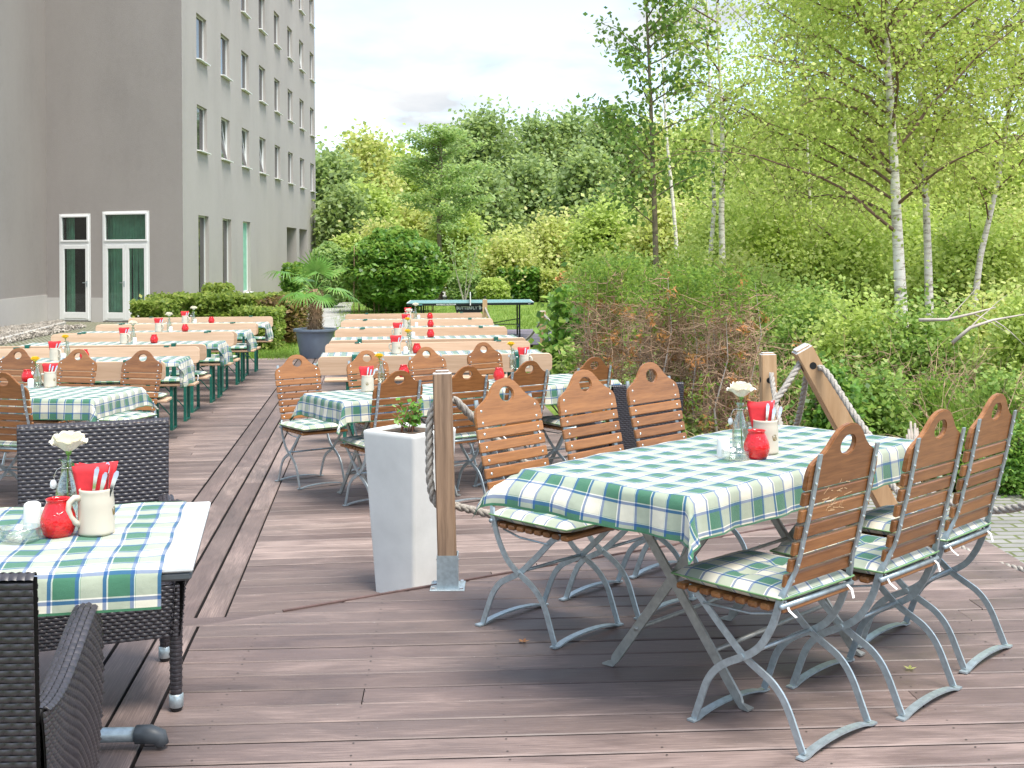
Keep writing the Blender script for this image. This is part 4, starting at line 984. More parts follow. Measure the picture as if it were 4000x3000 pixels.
def wicker_chair():
    t = empty('wicker_armchair', (0, 0, 0), 0, 'x', 'armchair'); hw = .255
    yb, yf = -.27, .27
    def arm_z(y): k = (y - yb) / (yf - yb); return .62 + .07 * k ** 1.2 - .05 * math.sin(PI * min(1, k * 1.15)) * (1 - k)
    def panel(name, f_out, thick, nu, nv, flipn=False):
        core = MB(); n = 14; pts = []
        for j in range(n + 1):
            for i in range(n + 1): pts.append(f_out(i / n, j / n))
        o = core.add([p - nn * .004 for p, nn in pts] + [p - nn * (thick - .004) for p, nn in pts], []); m = (n + 1) ** 2
        for j in range(n):
            for i in range(n):
                q = o + j * (n + 1) + i; core.f.append((q, q + 1, q + n + 2, q + n + 1)); core.f.append((q + m, q + m + n + 1, q + m + n + 2, q + m + 1))
        mb = MB(); weave(mb, f_out, nu, nv); weave(mb, lambda u, v: ((lambda pn: (pn[0] - pn[1] * thick, -pn[1]))(f_out(u, v))), nu, nv)
        w_ = mb.build(name, M['wicker'], t, smooth=True); core.build('core', M['wicker_core'], w_)
        return w_
    # back: slightly bowed and leaning
    def fb(u, v):
        x = -hw + 2 * hw * u; z = .40 + (.885 - .40) * v + .012 * (1 - (2 * u - 1) ** 2) * 0; y = yb + .0 - .055 * v - .028 * (1 - (2 * u - 1) ** 2) * -1 * .6
        return Vector((x * (1 + .03 * v), y, z)), Vector((0, -1, -.1)).normalized()
    panel('backrest', fb, .034, 17, 37)
    for s in (-1, 1):
        def fs(u, v, s=s):
            y = yb + (yf - yb) * u; zb_ = .25 + .04 * (1 - math.sin(PI * u)) * 0 + .03 * abs(2 * u - 1) * -1 + .03; z = zb_ + (arm_z(y) - zb_) * v
            return Vector((s * (hw + .018 * math.sin(PI * v * .8)), y, z)), Vector((s, 0, 0))
        panel('arm_panel', fs, .030, 18, 32)
        mb = MB()
        def ft(u, v, s=s):
            y = yb + .02 + (yf - yb - .01) * u; return Vector((s * (hw - .036 + .056 * v), y, arm_z(y) + .008 * math.sin(PI * v))), Vector((0, 0, 1))
        weave(mb, ft, 24, 4, .005); a_ = mb.build('armrest', M['wicker'], t, smooth=True)
        cb = MB(); cb.tube([(s * (hw - .008), yb + .01 + (yf - yb - .01) * k / 10, arm_z(yb + (yf - yb) * k / 10) - .012) for k in range(11)], .017, 8); cb.build('core', M['wicker_core'], a_, smooth=True)
    def fr(u, v): return Vector((-hw + 2 * hw * u, yf - .01, .25 + .17 * v)), Vector((0, 1, 0))
    panel('apron', fr, .03, 18, 15)
    def fq(u, v): return Vector((-hw + 2 * hw * u, yb - .0, .25 + .16 * v)), Vector((0, -1, 0))
    panel('rear_apron', fq, .03, 18, 14)
    def fse(u, v): return Vector((-hw + .02 + (2 * hw - .04) * u, yb + .03 + (yf - yb - .05) * v, .42)), Vector((0, 0, 1))
    panel('seat', fse, .03, 18, 40)
    mb = MB()                                   # wrapped top rail
    def ftop(u, v): p, n = fb(u, 1.0); return p + Vector((0, .036 * v - .001, .004 + .01 * math.sin(PI * v))), Vector((0, 0, 1))
    weave(mb, ftop, 34, 2, .004); mb.build('top_rail', M['wicker'], t, smooth=True)
    for sx in (-1, 1):
        for sy in (-1, 1):
            mb = MB(); x, y = sx * (hw - .012), (yf - .028 if sy > 0 else yb + .02); yo = 0 if sy > 0 else -.03
            def fl(u, v, x=x, y=y, yo=yo): a = 2 * PI * u; r_ = .021 - .003 * (1 - v); return Vector((x + r_ * math.cos(a), y + yo * (1 - v) + r_ * math.sin(a), .035 + .27 * v)), Vector((math.cos(a), math.sin(a), 0))
            weave(mb, fl, 4, 20, .003, .0); lg = mb.build('leg', M['wicker'], t, smooth=True)
            cb = MB(); cb.tube([(x, y + yo, .03), (x, y, .31)], [.018, .020], 8); cb.build('core', M['wicker_core'], lg, smooth=True)
            cb = MB(); cb.lathe([(.0001, .0), (.016, .0), (.020, .008), (.021, .014)], 14, (x, y + yo, 0)); cb.build('glide', M['black'], lg, smooth=True)
            cb = MB(); cb.lathe([(.0205, .014), (.0235, .016), (.0235, .056), (.020, .058)], 14, (x, y + yo, 0)); cb.build('metal_cap', M['steel'], lg, smooth=True)
    return t
wk = wicker_chair(); GW = 'dark wicker armchairs on the terrace'
wk.location = (-1.43, 4.12, 0); wk.rotation_euler = (0, 0, R(200)); tag(wk, 'dark wicker armchair on the far side of the front left table, behind the rose', group=GW)
copy_tree(wk, (-1.215, 2.56, 0), R(8), 'dark wicker armchair cut off by the lower left picture corner', GW)
copy_tree(wk, (.80, 8.35, LOW), R(20), 'dark wicker armchair glimpsed between two pale folding chairs', GW)

# ------------------------------------------------------------------ things on the tables
def mug():
    mb = MB(); mb.lathe([(.0001, .004), (.040, .004), (.0455, .0), (.0475, .006), (.0465, .012), (.0465, .075), (.046, .088), (.044, .100), (.0435, .112), (.0445, .118), (.0415, .120), (.040, .112), (.042, .09), (.0425, .012), (.0001, .010)], 32)
    o = mb.build('beer_mug', M['ceramic'], None, smooth=True)
    h = MB(); pts = [(-.042, 0, .098), (-.058, 0, .101), (-.071, 0, .090), (-.074, 0, .072), (-.068, 0, .052), (-.056, 0, .036), (-.042, 0, .028)]
    h.tube([Vector(p) for p in pts], [.009, .0085, .0078, .0075, .0075, .008, .010], 10); h.build('handle', M['ceramic'], o, smooth=True)
    return o
def emblem(par):                                # small printed mark on the mug
    mb = MB()
    for k, (x, w_, z, h) in enumerate(((-.009, .003, .058, .018), (-.004, .0022, .056, .014), (.002, .003, .060, .020), (.0075, .0025, .056, .012), (.0, .008, .050, .0025), (-.003, .006, .069, .0022))):
        a = R(-35) + x / .0467; mb.box((.0469 * math.cos(a), .0469 * math.sin(a), z), (w_, .0006, h), Matrix.Rotation(a + PI / 2, 3, 'Z') @ Matrix.Rotation(R((k % 3 - 1) * 14), 3, 'Y'))
    return mb.build('printed_mark', M['mark'], par)
M['mark'] = simple('brown_gold_print', (0.22, 0.15, 0.04), 0.5)
def jar():
    mb = MB(); mb.lathe([(.0001, .003), (.028, .002), (.034, .0), (.040, .010), (.0455, .030), (.0462, .040), (.043, .056), (.036, .074), (.0305, .086), (.029, .091), (.0315, .096), (.0325, .098), (.030, .0985), (.0275, .092), (.029, .084), (.034, .072), (.041, .054), (.0437, .040), (.0425, .030), (.037, .012), (.0001, .008)], 36)
    return mb.build('candle_jar', M['jar'], None, smooth=True)
def bottle():
    prof = [(.0001, .003), (.026, .001), (.0295, .004), (.030, .02), (.030, .085), (.028, .10), (.020, .125), (.0145, .145), (.0135, .165), (.0145, .170), (.0145, .178), (.0125, .180), (.0118, .165), (.0128, .145), (.018, .125), (.0262, .10), (.028, .085), (.028, .012), (.0001, .010)]
    mb = MB(); mb.lathe(prof, 24); o = mb.build('glass_bottle', M['glass'], None, smooth=True)
    w_ = MB(); w_.tube([(.0155 * math.cos(a), .0155 * math.sin(a), .158) for a in np.linspace(0, 2 * PI, 15)], .0012, 5); w_.tube([(-.015, 0, .158), (-.026, 0, .152), (-.034, 0, .135), (-.033, 0, .120)], .0012, 5); w_.tube([(.015, 0, .158), (.024, 0, .166), (.026, 0, .150)], .0012, 5)
    w_.build('wire_clasp', M['cutlery'], o, smooth=True)
    s_ = MB(); s_.sphere((-.036, 0, .112), .012, 10, 6, (.8, .8, 1.1)); s_.build('stopper', M['white'], o, smooth=True); return o
def rose(mat, lean=(0, 0), h=.225, sz=1.0, name='rose'):
    t = empty(name, (0, 0, 0), 0, 'x', 'flower'); top = Vector((lean[0], lean[1], h)); 
    mb = MB(); mb.tube([(.006, 0, .012), (.002, .002, .10), top * .5 + Vector((0, 0, h * .25)), top], [.0022, .0022, .0025, .003], 6)
    mb.sphere(top - Vector((0, 0, .006)), .009 * sz, 8, 5); mb.build('stem', M['stemg'], t, smooth=True)
    mb = MB(); r = random.Random(5)
    for ring, (n, rad, op, hh) in enumerate(((3, .012, .0, .048), (4, .020, .06, .050), (5, .029, .16, .050), (6, .037, .36, .046), (6, .045, .72, .036))):
        for k in range(n):
            a0 = 2 * PI * k / n + ring * .7 + r.uniform(-.15, .15); o = len(mb.v); NU, NV = 6, 5; wd = 2 * PI / n * .72
            for i in range(NU + 1):
                for j in range(NV + 1):
                    u = -1 + 2 * i / NU; v = j / NV; rr = rad * sz * (.25 + .75 * v ** .8) * (1 + .12 * v * abs(u)); a = a0 + u * wd * (.35 + .65 * math.sin(min(1, v + .25) * PI * .62))
                    z = hh * sz * v * math.cos(op * v * .9) * (1 - .22 * u * u * v) + r.uniform(-.0008, .0008); rr += .006 * sz * math.sin(op) * v ** 3
                    mb.v.append((top.x + rr * math.cos(a), top.y + rr * math.sin(a), top.z + z + .002 * math.sin(u * 4 + k)))
            for i in range(NU):
                for j in range(NV): q = o + i * (NV + 1) + j; mb.f.append((q, q + NV + 1, q + NV + 2, q + 1))
    mb.build('petals', mat, t, smooth=True)
    lv = MB()
    for k, (zz, a) in enumerate(((.75, .6), (.83, 2.9))):
        p = Vector((lean[0] * zz, lean[1] * zz, h * zz)); d = Vector((math.cos(a), math.sin(a), .5)).normalized(); s_ = d.cross(Vector((0, 0, 1))).normalized(); L = .030 * sz
        lv.add([p, p + d * L * .5 + s_ * .010, p + d * L, p + d * L * .5 - s_ * .010, p + d * L * .5 + Vector((0, 0, -.004))], [(0, 1, 4), (1, 2, 4), (2, 3, 4), (3, 0, 4)])
    o = lv.build('leaf', M['stemg'], t); return t
def napkins():
    mb = MB(); r = random.Random(3)
    for k in range(5):
        o = len(mb.v); n = 8; y = -.012 + .006 * k; dx = .004 * (k - 2)
        for j in range(n + 1):
            for i in range(n + 1):
                u = i / n; v = j / n; wv = .052 * (.52 + .48 * v); x = (-1 + 2 * u) * wv + dx * v
                mb.v.append((x, y * (1 + .6 * v) + .006 * math.sin(u * 5 + k) * v + .014 * (u - .5) ** 2 * v * 4, .03 + .165 * v - (.010 * u * v if k % 2 else .006 * (1 - u) * v)))
        for j in range(n):
            for i in range(n): q = o + j * (n + 1) + i; mb.f.append((q, q + 1, q + n + 2, q + n + 1))
    o = mb.build('napkins', M['napkin'], None, smooth=True); md = o.modifiers.new('thickness', 'SOLIDIFY'); md.thickness = .0012; return o
def knife(kind='knife'):
    mb = MB(); pts = [(0, 0, .016), (0, 0, .08), (0, 0, .13), (0, .001, .16), (0, .004, .178), (0, .007, .186)]
    mb.flat(pts, [.007, .006, .008, .011, .013, .006], [.0022, .0022, .003, .003, .0028, .0022]); return mb.build('table_knife' if kind == 'knife' else 'table_fork', M['cutlery'], None, auto=50)
def ashtray():
    mb = MB(); mb.lathe([(.0001, .0), (.047, .0), (.050, .004), (.051, .030), (.0505, .033), (.047, .033), (.046, .010), (.042, .007), (.0001, .007)], 32); return mb.build('glass_ashtray', M['glass'], None, smooth=True)
def shaker():
    mb = MB(); mb.lathe([(.0001, 0), (.0225, 0), (.0235, .004), (.0225, .06), (.021, .066), (.014, .071), (.0001, .072)], 20); o = mb.build('salt_shaker', M['white'], None, smooth=True); return o
PRO = dict(mug=mug(), jar=jar(), bottle=bottle(), rose_w=rose(M['petal_w'], (.004, -.004), .205), rose_y=rose(M['petal_y'], (-.014, -.006), .205, .70), napkins=napkins(), knife=knife(), ashtray=ashtray(), shaker=shaker())
emblem(PRO['mug'])
CATS = dict(mug='mug', jar='candle jar', bottle='bottle', rose_w='flower', rose_y='flower', napkins='napkins', knife='cutlery', ashtray='ashtray', shaker='salt shaker')
GRP = dict(mug='cream beer mugs holding cutlery', jar='red glass candle jars', bottle='little clear bottles used as vases', rose_w='single flowers in bottles', rose_y='single flowers in bottles', napkins='red paper napkins in the mugs', knife='cutlery in the mugs', ashtray='glass ashtrays', shaker='white salt shakers')
LAB = dict(mug='cream stoneware mug', jar='red glass candle jar', bottle='clear glass bottle used as a vase', rose_w='cream white rose', rose_y='yellow rose', napkins='red paper napkins in the mug', knife='knife in the mug', ashtray='round clear glass ashtray', shaker='small white salt shaker')
used = {}
def put(kind, p, rz, where, tilt=(0, 0), sc=1.0):
    lab = LAB[kind] + ' ' + where; o = PRO[kind]
    if kind in used: o = copy_tree(o, p, rz, lab)
    used[kind] = 1
    o.location = p; o.rotation_euler = (tilt[0], tilt[1], rz); o.scale = (sc,) * 3
    tag(o, lab, CATS[kind], GRP[kind]); return o
KW = [', right one', ', outermost', ', left one', ', rear one', '']
def setting(where, z, mugp=None, jarp=None, botp=None, rosek='rose_w', ash=None, shk=None, nk=3, hrot=0, sc=1.0, world=False):
    W = (lambda p: Vector((p[0], p[1], z))) if world else (lambda p: P(p[0], p[1], z))
    if mugp:
        p = W(mugp); put('mug', p, hrot, where, sc=sc)
        put('napkins', p + Vector((-.010, .010, .0)), rng.uniform(-.15, .15), where, sc=sc * .94)
        for k in range(nk):
            tx = (.20, .30, .12, .02, .1)[k]; dy = (-.026, -.018, -.024, .0, .012)[k]
            o = put('knife', p + Vector(((-.006, .004, -.014, .024, -.02)[k], dy, (-.018, -.012, -.006, 0)[k % 4])), rng.uniform(-.1, .1), where + KW[k], (R(-2), tx), sc)
    if jarp: put('jar', W(jarp), rng.uniform(0, 6), where, sc=sc)
    if botp:
        p = W(botp); put('bottle', p, rng.uniform(-.5, .5), where, sc=sc); put(rosek, p, rng.uniform(-1, 1) if rosek == 'rose_w' else 0, where, sc=sc)
    if ash: put('ashtray', W(ash), 0, where, sc=sc)
    if shk: put('shaker', W(shk), 0, where, sc=sc)
setting('on the big front table', .764, (2990, 1768), (2956, 1789), (2893, 1768), 'rose_w', (2876, 1793), (2826, 1785), 4, R(-20), 1.02)
setting('on the front left table', .766, (377, 2082), (228, 2092), (262, 2050), 'rose_w', (80, 2108), (127, 2062), 4, R(38), 1.0)
TZ = LOW + .764
setting('on the left folding table', TZ, (196, 1511), (106, 1492), (147, 1513), 'rose_y', None, (120, 1515), 3, R(10), 1.0)
setting('on the left half of the middle tables', TZ, (1436, 1528), (1577, 1472), (1490, 1500), 'rose_y', None, None, 3, R(-50), 1.0)
setting('on the right half of the middle tables', TZ, (2050, 1437), (1949, 1485), (2003, 1441), 'rose_y', None, None, 3, R(150), 1.0)

# ------------------------------------------------------------------ beer garden benches and tables
def bench():
    t = empty('backrest_bench', (0, 0, 0), 0, 'x', 'bench')
    mb = MB(); mb.box((0, 0, .465), (2.2, .25, .027), None, .006); mb.build('seat_board', M['pine'], t)
    mb = MB(); bm = bmesh.new(); L, h, r = 1.1, .175, .045; out = []
    for cx_, cz_, a0 in ((L - r, h - r, 0), (-L + r, h - r, 90), (-L + r, r, 180), (L - r, r, 270)):
        for k in range(6): a = R(a0 + 18 * k); out.append((cx_ + r * math.cos(a), cz_ + r * math.sin(a)))
    f_ = bm.faces.new([bm.verts.new((x, 0, z)) for x, z in out]); e = bmesh.ops.extrude_face_region(bm, geom=[f_]); bmesh.ops.translate(bm, vec=(0, .024, 0), verts=[v for v in e['geom'] if isinstance(v, bmesh.types.BMVert)])
    bmesh.ops.recalc_face_normals(bm, faces=bm.faces); bmesh.ops.bevel(bm, geom=[x for x in bm.edges if x.calc_face_angle(0) > 1.2], offset=.003, segments=1, affect='EDGES')
    me = bpy.data.meshes.new('backrest'); bm.to_mesh(me); bm.free(); me.materials.append(M['pine']); me.transform(Matrix.Translation((0, -.165, .658)) @ Matrix.Rotation(R(4), 4, 'X')); o = bpy.data.objects.new('backrest', me); COL.objects.link(o); o.parent = t
    for s in (-1, 1):
        mb = MB(); mb.beam((s * .76, -.168, .42), (s * .76, -.196, .838), .045, .010, .001, up=(0, 1, 0)); mb.beam((s * .76, -.15, .840), (s * .76, -.20, .840), .05, .012); mb.beam((s * .76, -.16, .44), (s * .76, .10, .44), .04, .014); mb.build('bracket', M['green_steel'], t)
        mb = MB(); x = s * .86
        for y in (-.10, .10): mb.beam((x, y, .02), (x, y * .92, .45), .030, .030, .002, up=(0, 1, 0))
        mb.beam((x, -.115, .012), (x, .115, .012), .030, .022); mb.beam((x, -.115, .438), (x, .115, .438), .030, .020)
        mb.tube([(x - s * .01, 0, .12), (x - s * .30, 0, .44)], .007, 6); mb.build('leg', M['green_steel'], t)
    mb = MB()
    for s in (-1, 1):
        for z in (.69, .80): mb.sphere((s * .76, -.190 - (z - .6) * .06, z), .009, 8, 5, (1, .4, 1))
    mb.build('bolts', M['screw'], t, smooth=True)
    return t
def beer_table():
    t = empty('trestle_table', (0, 0, 0), 0, 'x', 'table')
    mb = MB(); mb.box((0, 0, .764), (2.2, .55, .026), None, .006); mb.build('tabletop', M['pine'], t)
    for s in (-1, 1):
        mb = MB(); x = s * .80
        for y in (-.2, .2): mb.beam((x, y, .02), (x, y * .95, .73), .034, .034, .002, up=(0, 1, 0))
        mb.beam((x, -.22, .012), (x, .22, .012), .034, .022); mb.beam((x, -.22, .725), (x, .22, .725), .034, .022); mb.tube([(x, 0, .30), (x - s * .4, 0, .72)], .008, 6); mb.beam((x, -.2, .30), (x, .2, .30), .02, .02); mb.build('leg', M['green_steel'], t)
    return t
bench0, btab0 = bench(), beer_table(); bcush0 = cushion('bench_cushion', 2.12, .27, .06, tuft=False); b1 = [True]
mb = MB()
for x in (-.7, 0, .7, 1.0): mb.flat([(x, -.13, .03), (x + .01, -.145, .01), (x, -.14, -.04)], [.01] * 3, [.0015] * 3)
mb.build('ties', M['string'], bcush0)
ORD = ['nearest', 'second', 'third', 'farthest']
def beer_set(xc, yc, hw, row, k, cush):
    a = DA if row == 'right' else R(4.5)
    n = Vector((-math.sin(a), math.cos(a), 0)); ctr = Vector((xc, yc, LOW)); g = 'pine benches of the %s row' % row
    offs = (hw - .165, -(hw - .165))
    sh = {'right': 'right row before the lawn', 'left': 'left row by the hedge'}[row]
    side = {'right': 'right row in front of the lawn', 'left': 'left row beside the hedge'}[row]
    for s, nm in ((-1, 'near'), (1, 'far')):
        p = ctr + n * s * (hw - .165); rz = a if s < 0 else a + PI; lab = 'pine backrest bench, %s side of the %s table, %s' % (nm, ORD[k], sh)
        if b1[0]: o = bench0; o.location = p; o.rotation_euler = (0, 0, rz); tag(o, lab, group=g)
        else: copy_tree(bench0, p, rz, lab, g)
        if cush:
            cl = 'checked bench pad on the %s bench of the %s table in the left row' % (nm, ORD[k]); q = p + Vector((0, 0, .479))
            if b1[0]: bcush0.location = q; bcush0.rotation_euler = (0, 0, rz); tag(bcush0, cl, 'cushion', 'checked pads on the pine benches')
            else: copy_tree(bcush0, q, rz, cl, 'checked pads on the pine benches')['category'] = 'cushion'
        if b1[0]: pass
        if s < 0 and b1[0]:
            btab0.location = ctr; btab0.rotation_euler = (0, 0, a); tag(btab0, 'long pine trestle table, %s in the %s' % (ORD[k], side), group='pine trestle tables of the %s row' % row); tbl = True
        elif s < 0: copy_tree(btab0, ctr, a, 'long pine trestle table, %s in the %s' % (ORD[k], side), 'pine trestle tables of the %s row' % row)
        b1[0] = False
    c = cloth('tablecloth', 2.2, .56, .26, .06, 'checked cloth on the %s trestle table in the %s' % (ORD[k], side), GC, seed=30 + k + (5 if row == 'right' else 0), wave=.03, uvo=(.02 * k, .03 * k))
    c.location = ctr + Vector((0, 0, .779)); c.rotation_euler = (0, 0, a); return ctr, a
def atY(px, Y): v = Q(px, 1000, Y); return (v.x, Y)
rows_l = [(11.60, .86), (13.78, .98), (15.85, .92), (17.75, .88)]
rows_r = [(12.12, .82), (14.42, .97), (16.50, .90), (18.50, .88)]
its_l = [((211, 260, 327, 244), 'rose_y'), ((483, 518, 600, 524), 'rose_w'), ((618, 659, 721, 665), 'rose_w'), ((721, 754, 824, 760), 'rose_w')]
its_r = [((1546, 1597, 1626, 1582), 'rose_y'), ((1553, 1596, 1680, 1612), 'rose_y'), ((1585, 1594, 1680, 1625), 'rose_w'), ((1594, 1621, 1678, 1634), 'rose_w')]
for k in range(4):
    yc, hw = rows_l[k]; re = -3.20 - .075 * (yc + .4 - 12); xc = re - 1.09
    beer_set(xc, yc, hw, 'left', k, True)
    p, rk = its_l[k]; yy = yc
    setting('on the %s table of the left bench row' % ORD[k], LOW + .784, atY(p[0], yy - .05), atY(p[2], yy), atY(p[1], yy + .03), rk, None, atY(p[3], yy - .08), 2, R(160), 1.0, world=True)
    yc, hw = rows_r[k]; xc = -.745 - .105 * (yc - 11.3) + .02
    beer_set(xc, yc, hw, 'right', k, False)
    p, rk = its_r[k]
    setting('on the %s table of the right bench row' % ORD[k], LOW + .784, atY(p[0], yc - .05), atY(p[2], yc), atY(p[1], yc + .03), rk, None, atY(p[3], yc - .08), 2, R(-10), 1.0, world=True)

# ------------------------------------------------------------------ white planter with young plants
PR = [P(1410, 1678, .585), P(1612, 1700, .585), P(1790, 1668, .585)]
pc = (PR[0] + PR[2]) / 2; pa = R(-36 + 90); PT = .585 - LOW
t = empty('tall_planter', (pc.x, pc.y, LOW), math.atan2(PR[1].y - PR[0].y, PR[1].x - PR[0].x), 'tall tapered white planter standing beside the wooden post', 'planter')
mb = MB(); wt_, wb_ = (PR[1] - PR[0]).length / 2, .135
def sq(w_, z, r=.018):
    out = []
    for cx_, cy_, a0 in ((1, 1, 0), (-1, 1, 90), (-1, -1, 180), (1, -1, 270)):
        for k in range(4): a = R(a0 + 30 * k); out.append((cx_ * (w_ - r) + r * math.cos(a), cy_ * (w_ - r) + r * math.sin(a), z))
    return out
lay = [sq(wb_, 0), sq(wb_ + (wt_ - wb_) * .97, PT * .97), sq(wt_, PT - .012), sq(wt_ - .004, PT - .003), sq(wt_ - .012, PT), sq(wt_ - .026, PT - .001), sq(wt_ - .032, PT - .012), sq(wt_ - .040, PT - .10)]
o = mb.add([p for l in lay for p in l], []); n = 16
for i in range(len(lay) - 1):
    for k in range(n): mb.f.append((o + i * n + k, o + i * n + (k + 1) % n, o + (i + 1) * n + (k + 1) % n, o + (i + 1) * n + k))
mb.f.append(tuple(range(o + n - 1, o - 1, -1)))
mb.build('body', M['concrete'], t, auto=40)
mb = MB(); mb.box((0, 0, PT - .022), ((wt_ - .036) * 2, (wt_ - .036) * 2, .01)); mb.build('soil', M['soil'], t)
def pot_plant(loc, n, h, label, sp=.05):
    tt = empty('young_plant', loc, 0, label, 'plant'); mb = MB(); LV = []
    r = random.Random(int(n * 7))
    for k in range(n):
        a = r.uniform(0, 6.28); b0 = Vector((r.uniform(-sp, sp), r.uniform(-sp, sp), 0)); tip = b0 + Vector((math.cos(a) * h * .35, math.sin(a) * h * .35, h * r.uniform(.6, 1)))
        mb.tube([b0, (b0 + tip) / 2 + Vector((0, 0, h * .08)), tip], [.0028, .0022, .0015], 5)
        for q in range(9):
            tt_ = .25 + .75 * q / 8; LV.append(b0.lerp(tip, tt_) + Vector((r.uniform(-.018, .018), r.uniform(-.018, .018), r.uniform(-.005, .012))))
    mb.build('stem', M['stem_red'], tt, smooth=True); quads('leaves', leaf_quads(np.array(LV), .027, 1.5, .6), M['leaf_pot'], tt); return tt
M['stem_red'] = simple('reddish_stems', (0.30, 0.13, 0.07), 0.6)
M['leaf_pot'] = leaf_mat('bright_young_leaves', (0.05, 0.15, 0.02), (0.16, 0.38, 0.05), (0.32, 0.50, 0.12), 0.35, 0.4)
z_ = LOW + PT - .018; pq = P(1600, 1680, z_ + .01)
pot_plant((pq.x - .01, pq.y + .02, z_), 13, .17, 'small leafy plant growing in the tall white planter', .05)

# ------------------------------------------------------------------ posts and ropes
def post(name, base, top, wd, holes, label, foot=False, mat='post', group='wooden posts carrying the rope fence', wd2=None):
    base, top = Vector(base), Vector(top); d = top - base; L = d.length; wd2 = wd2 or wd
    t = empty(name, base, 0, label, 'post', group); zx = d.normalized(); y = Vector((0, 1, 0)); x = y.cross(zx).normalized(); y = zx.cross(x); rot = Matrix((x, y, zx)).transposed()
    bm = bmesh.new(); bmesh.ops.create_cube(bm, size=1); bmesh.ops.scale(bm, vec=(wd, wd2, L), verts=bm.verts)
    bmesh.ops.bevel(bm, geom=[e for e in bm.edges if abs((e.verts[0].co - e.verts[1].co).normalized().z) > .9], offset=.006, segments=2, affect='EDGES')
    bmesh.ops.bevel(bm, geom=[e for e in bm.edges if all(v.co.z > L / 2 - .001 for v in e.verts)], offset=.012, segments=3, affect='EDGES')
    me = bpy.data.meshes.new('shaft'); bm.to_mesh(me); bm.free(); me.materials.append(M[mat]); me.materials.append(M['post_top'])
    for p in me.polygons:
        if p.normal.z > .5: p.material_index = 1
    me.transform(rot.to_4x4() @ Matrix.Translation((0, 0, L / 2))); o = bpy.data.objects.new('shaft', me); COL.objects.link(o); o.parent = t
    mb = MB()
    for z in holes:
        c = zx * z
        for s in (-1, 1):
            ring = [c + y * (s * (wd2 / 2 + .001)) + (x * math.cos(2 * PI * k / 14) + zx * math.sin(2 * PI * k / 14)) * .021 for k in range(14)]; mb.add(ring, [tuple(range(14)) if s < 0 else tuple(range(13, -1, -1))])
            ring = [c + x * (s * (wd / 2 + .001)) + (y * math.cos(2 * PI * k / 14) + zx * math.sin(2 * PI * k / 14)) * .021 for k in range(14)]; mb.add(ring, [tuple(range(13, -1, -1)) if s < 0 else tuple(range(14))])
    if holes: mb.build('rope_hole', M['interior'], t)
    if foot:
        mb = MB(); mb.box((0, 0, .003), (.155, .155, .006), None, .001); mb.build('base_plate', M['steel'], t)
        mb = MB(); h = .145; w2 = wd / 2 + .004
        for s in (-1, 1): mb.box((s * w2, 0, h / 2 + .006), (.004, wd + .012, h)); mb.box((0, s * w2, h / 2 + .006), (wd + .004, .004, h))
        mb.build('metal_sleeve', M['steel'], t); mb = MB()
        for sx in (-1, 1):
            for sy in (-1, 1): mb.lathe([(.009, .006), (.009, .013), (.0001, .013)], 6, (sx * .062, sy * .062, 0))
            mb.lathe([(.005, 0), (.005, .006), (.0001, .006)], 6, (sx * (w2 + .002), 0, .12))
        mb.build('bolts', M['screw'], t)
    return t
PC = P(1750, 2292, 0)
post('fence_post', (PC.x, PC.y, 0), (PC.x - .020, PC.y, .978), .083, [], 'upright weathered post in a galvanised sleeve beside the white planter', True)
LPt, LPb = Vector((1.665, 6.95, .955)), Vector((2.20, 7.02, -.02))
post('fence_post', LPb, LPt, .105, [1.0, .45], 'leaning weathered post behind the big front table', False, 'post_new', wd2=.12)
post('fence_post', (1.80, 8.45, GZ), (1.79, 8.45, .80), .105, [.92], 'upright post behind the white rose, in front of the dead shrub', False, 'post_new')
p4 = Q(2122, 1213, 18.8); post('fence_post', (p4.x, 18.8, GZ), (p4.x - .01, 18.8, p4.z), .10, [1.02, .62], 'thin upright post at the right end of the bench row, beside the lawn', False, 'post_new')
p5 = Q(1894, 1168, 22.6); post('fence_post', (p5.x, 22.6, GZ), (p5.x, 22.6, p5.z), .09, [1.02], 'far upright post in front of the table tennis table', False, 'post_new')
post('fence_post', (2.62, 4.9, -.02), (2.60, 4.9, .95), .10, [.85, .35], 'fence post just outside the right picture edge', False, 'post_new')
def rope(path, r, label, group='ropes strung between the posts', mat='rope'):
    # resample, then wind three strands round the path
    pts = [Vector(p) for p in path]; out = []
    for i in range(len(pts) - 1):
        P0, P1, P2, P3 = pts[max(i - 1, 0)], pts[i], pts[i + 1], pts[min(i + 2, len(pts) - 1)]; n = max(2, int((P2 - P1).length / (r * .75)))
        for k in range(n):
            t_ = k / n; out.append(.5 * ((2 * P1) + (-P0 + P2) * t_ + (2 * P0 - 5 * P1 + 4 * P2 - P3) * t_ ** 2 + (-P0 + 3 * P1 - 3 * P2 + P3) * t_ ** 3))
    out.append(pts[-1]); mb = MB(); s = 0; fr = []
    N = None
    for i, p in enumerate(out):
        T = (out[min(i + 1, len(out) - 1)] - out[max(i - 1, 0)]).normalized()
        if N is None: N = T.orthogonal().normalized()
        N = (N - T * N.dot(T)).normalized(); fr.append((p, N.copy(), T.cross(N), s))
        if i + 1 < len(out): s += (out[i + 1] - p).length
    for k in range(3):
        ln = [p + (n * math.cos(2 * PI * (sl / (r * 7.0) + k / 3)) + b_ * math.sin(2 * PI * (sl / (r * 7.0) + k / 3))) * r * .52 for p, n, b_, sl in fr]
        mb.tube(ln, r * .56, 6)
    o = mb.build('rope', M[mat], smooth=True); return tag(o, label, 'rope', group)
def sagv(a, b_, sag, n=9): a, b_ = Vector(a), Vector(b_); return [a.lerp(b_, k / n) - Vector((0, 0, sag * 4 * (k / n) * (1 - k / n))) for k in range(n + 1)]
px_, py_ = PC.x, PC.y
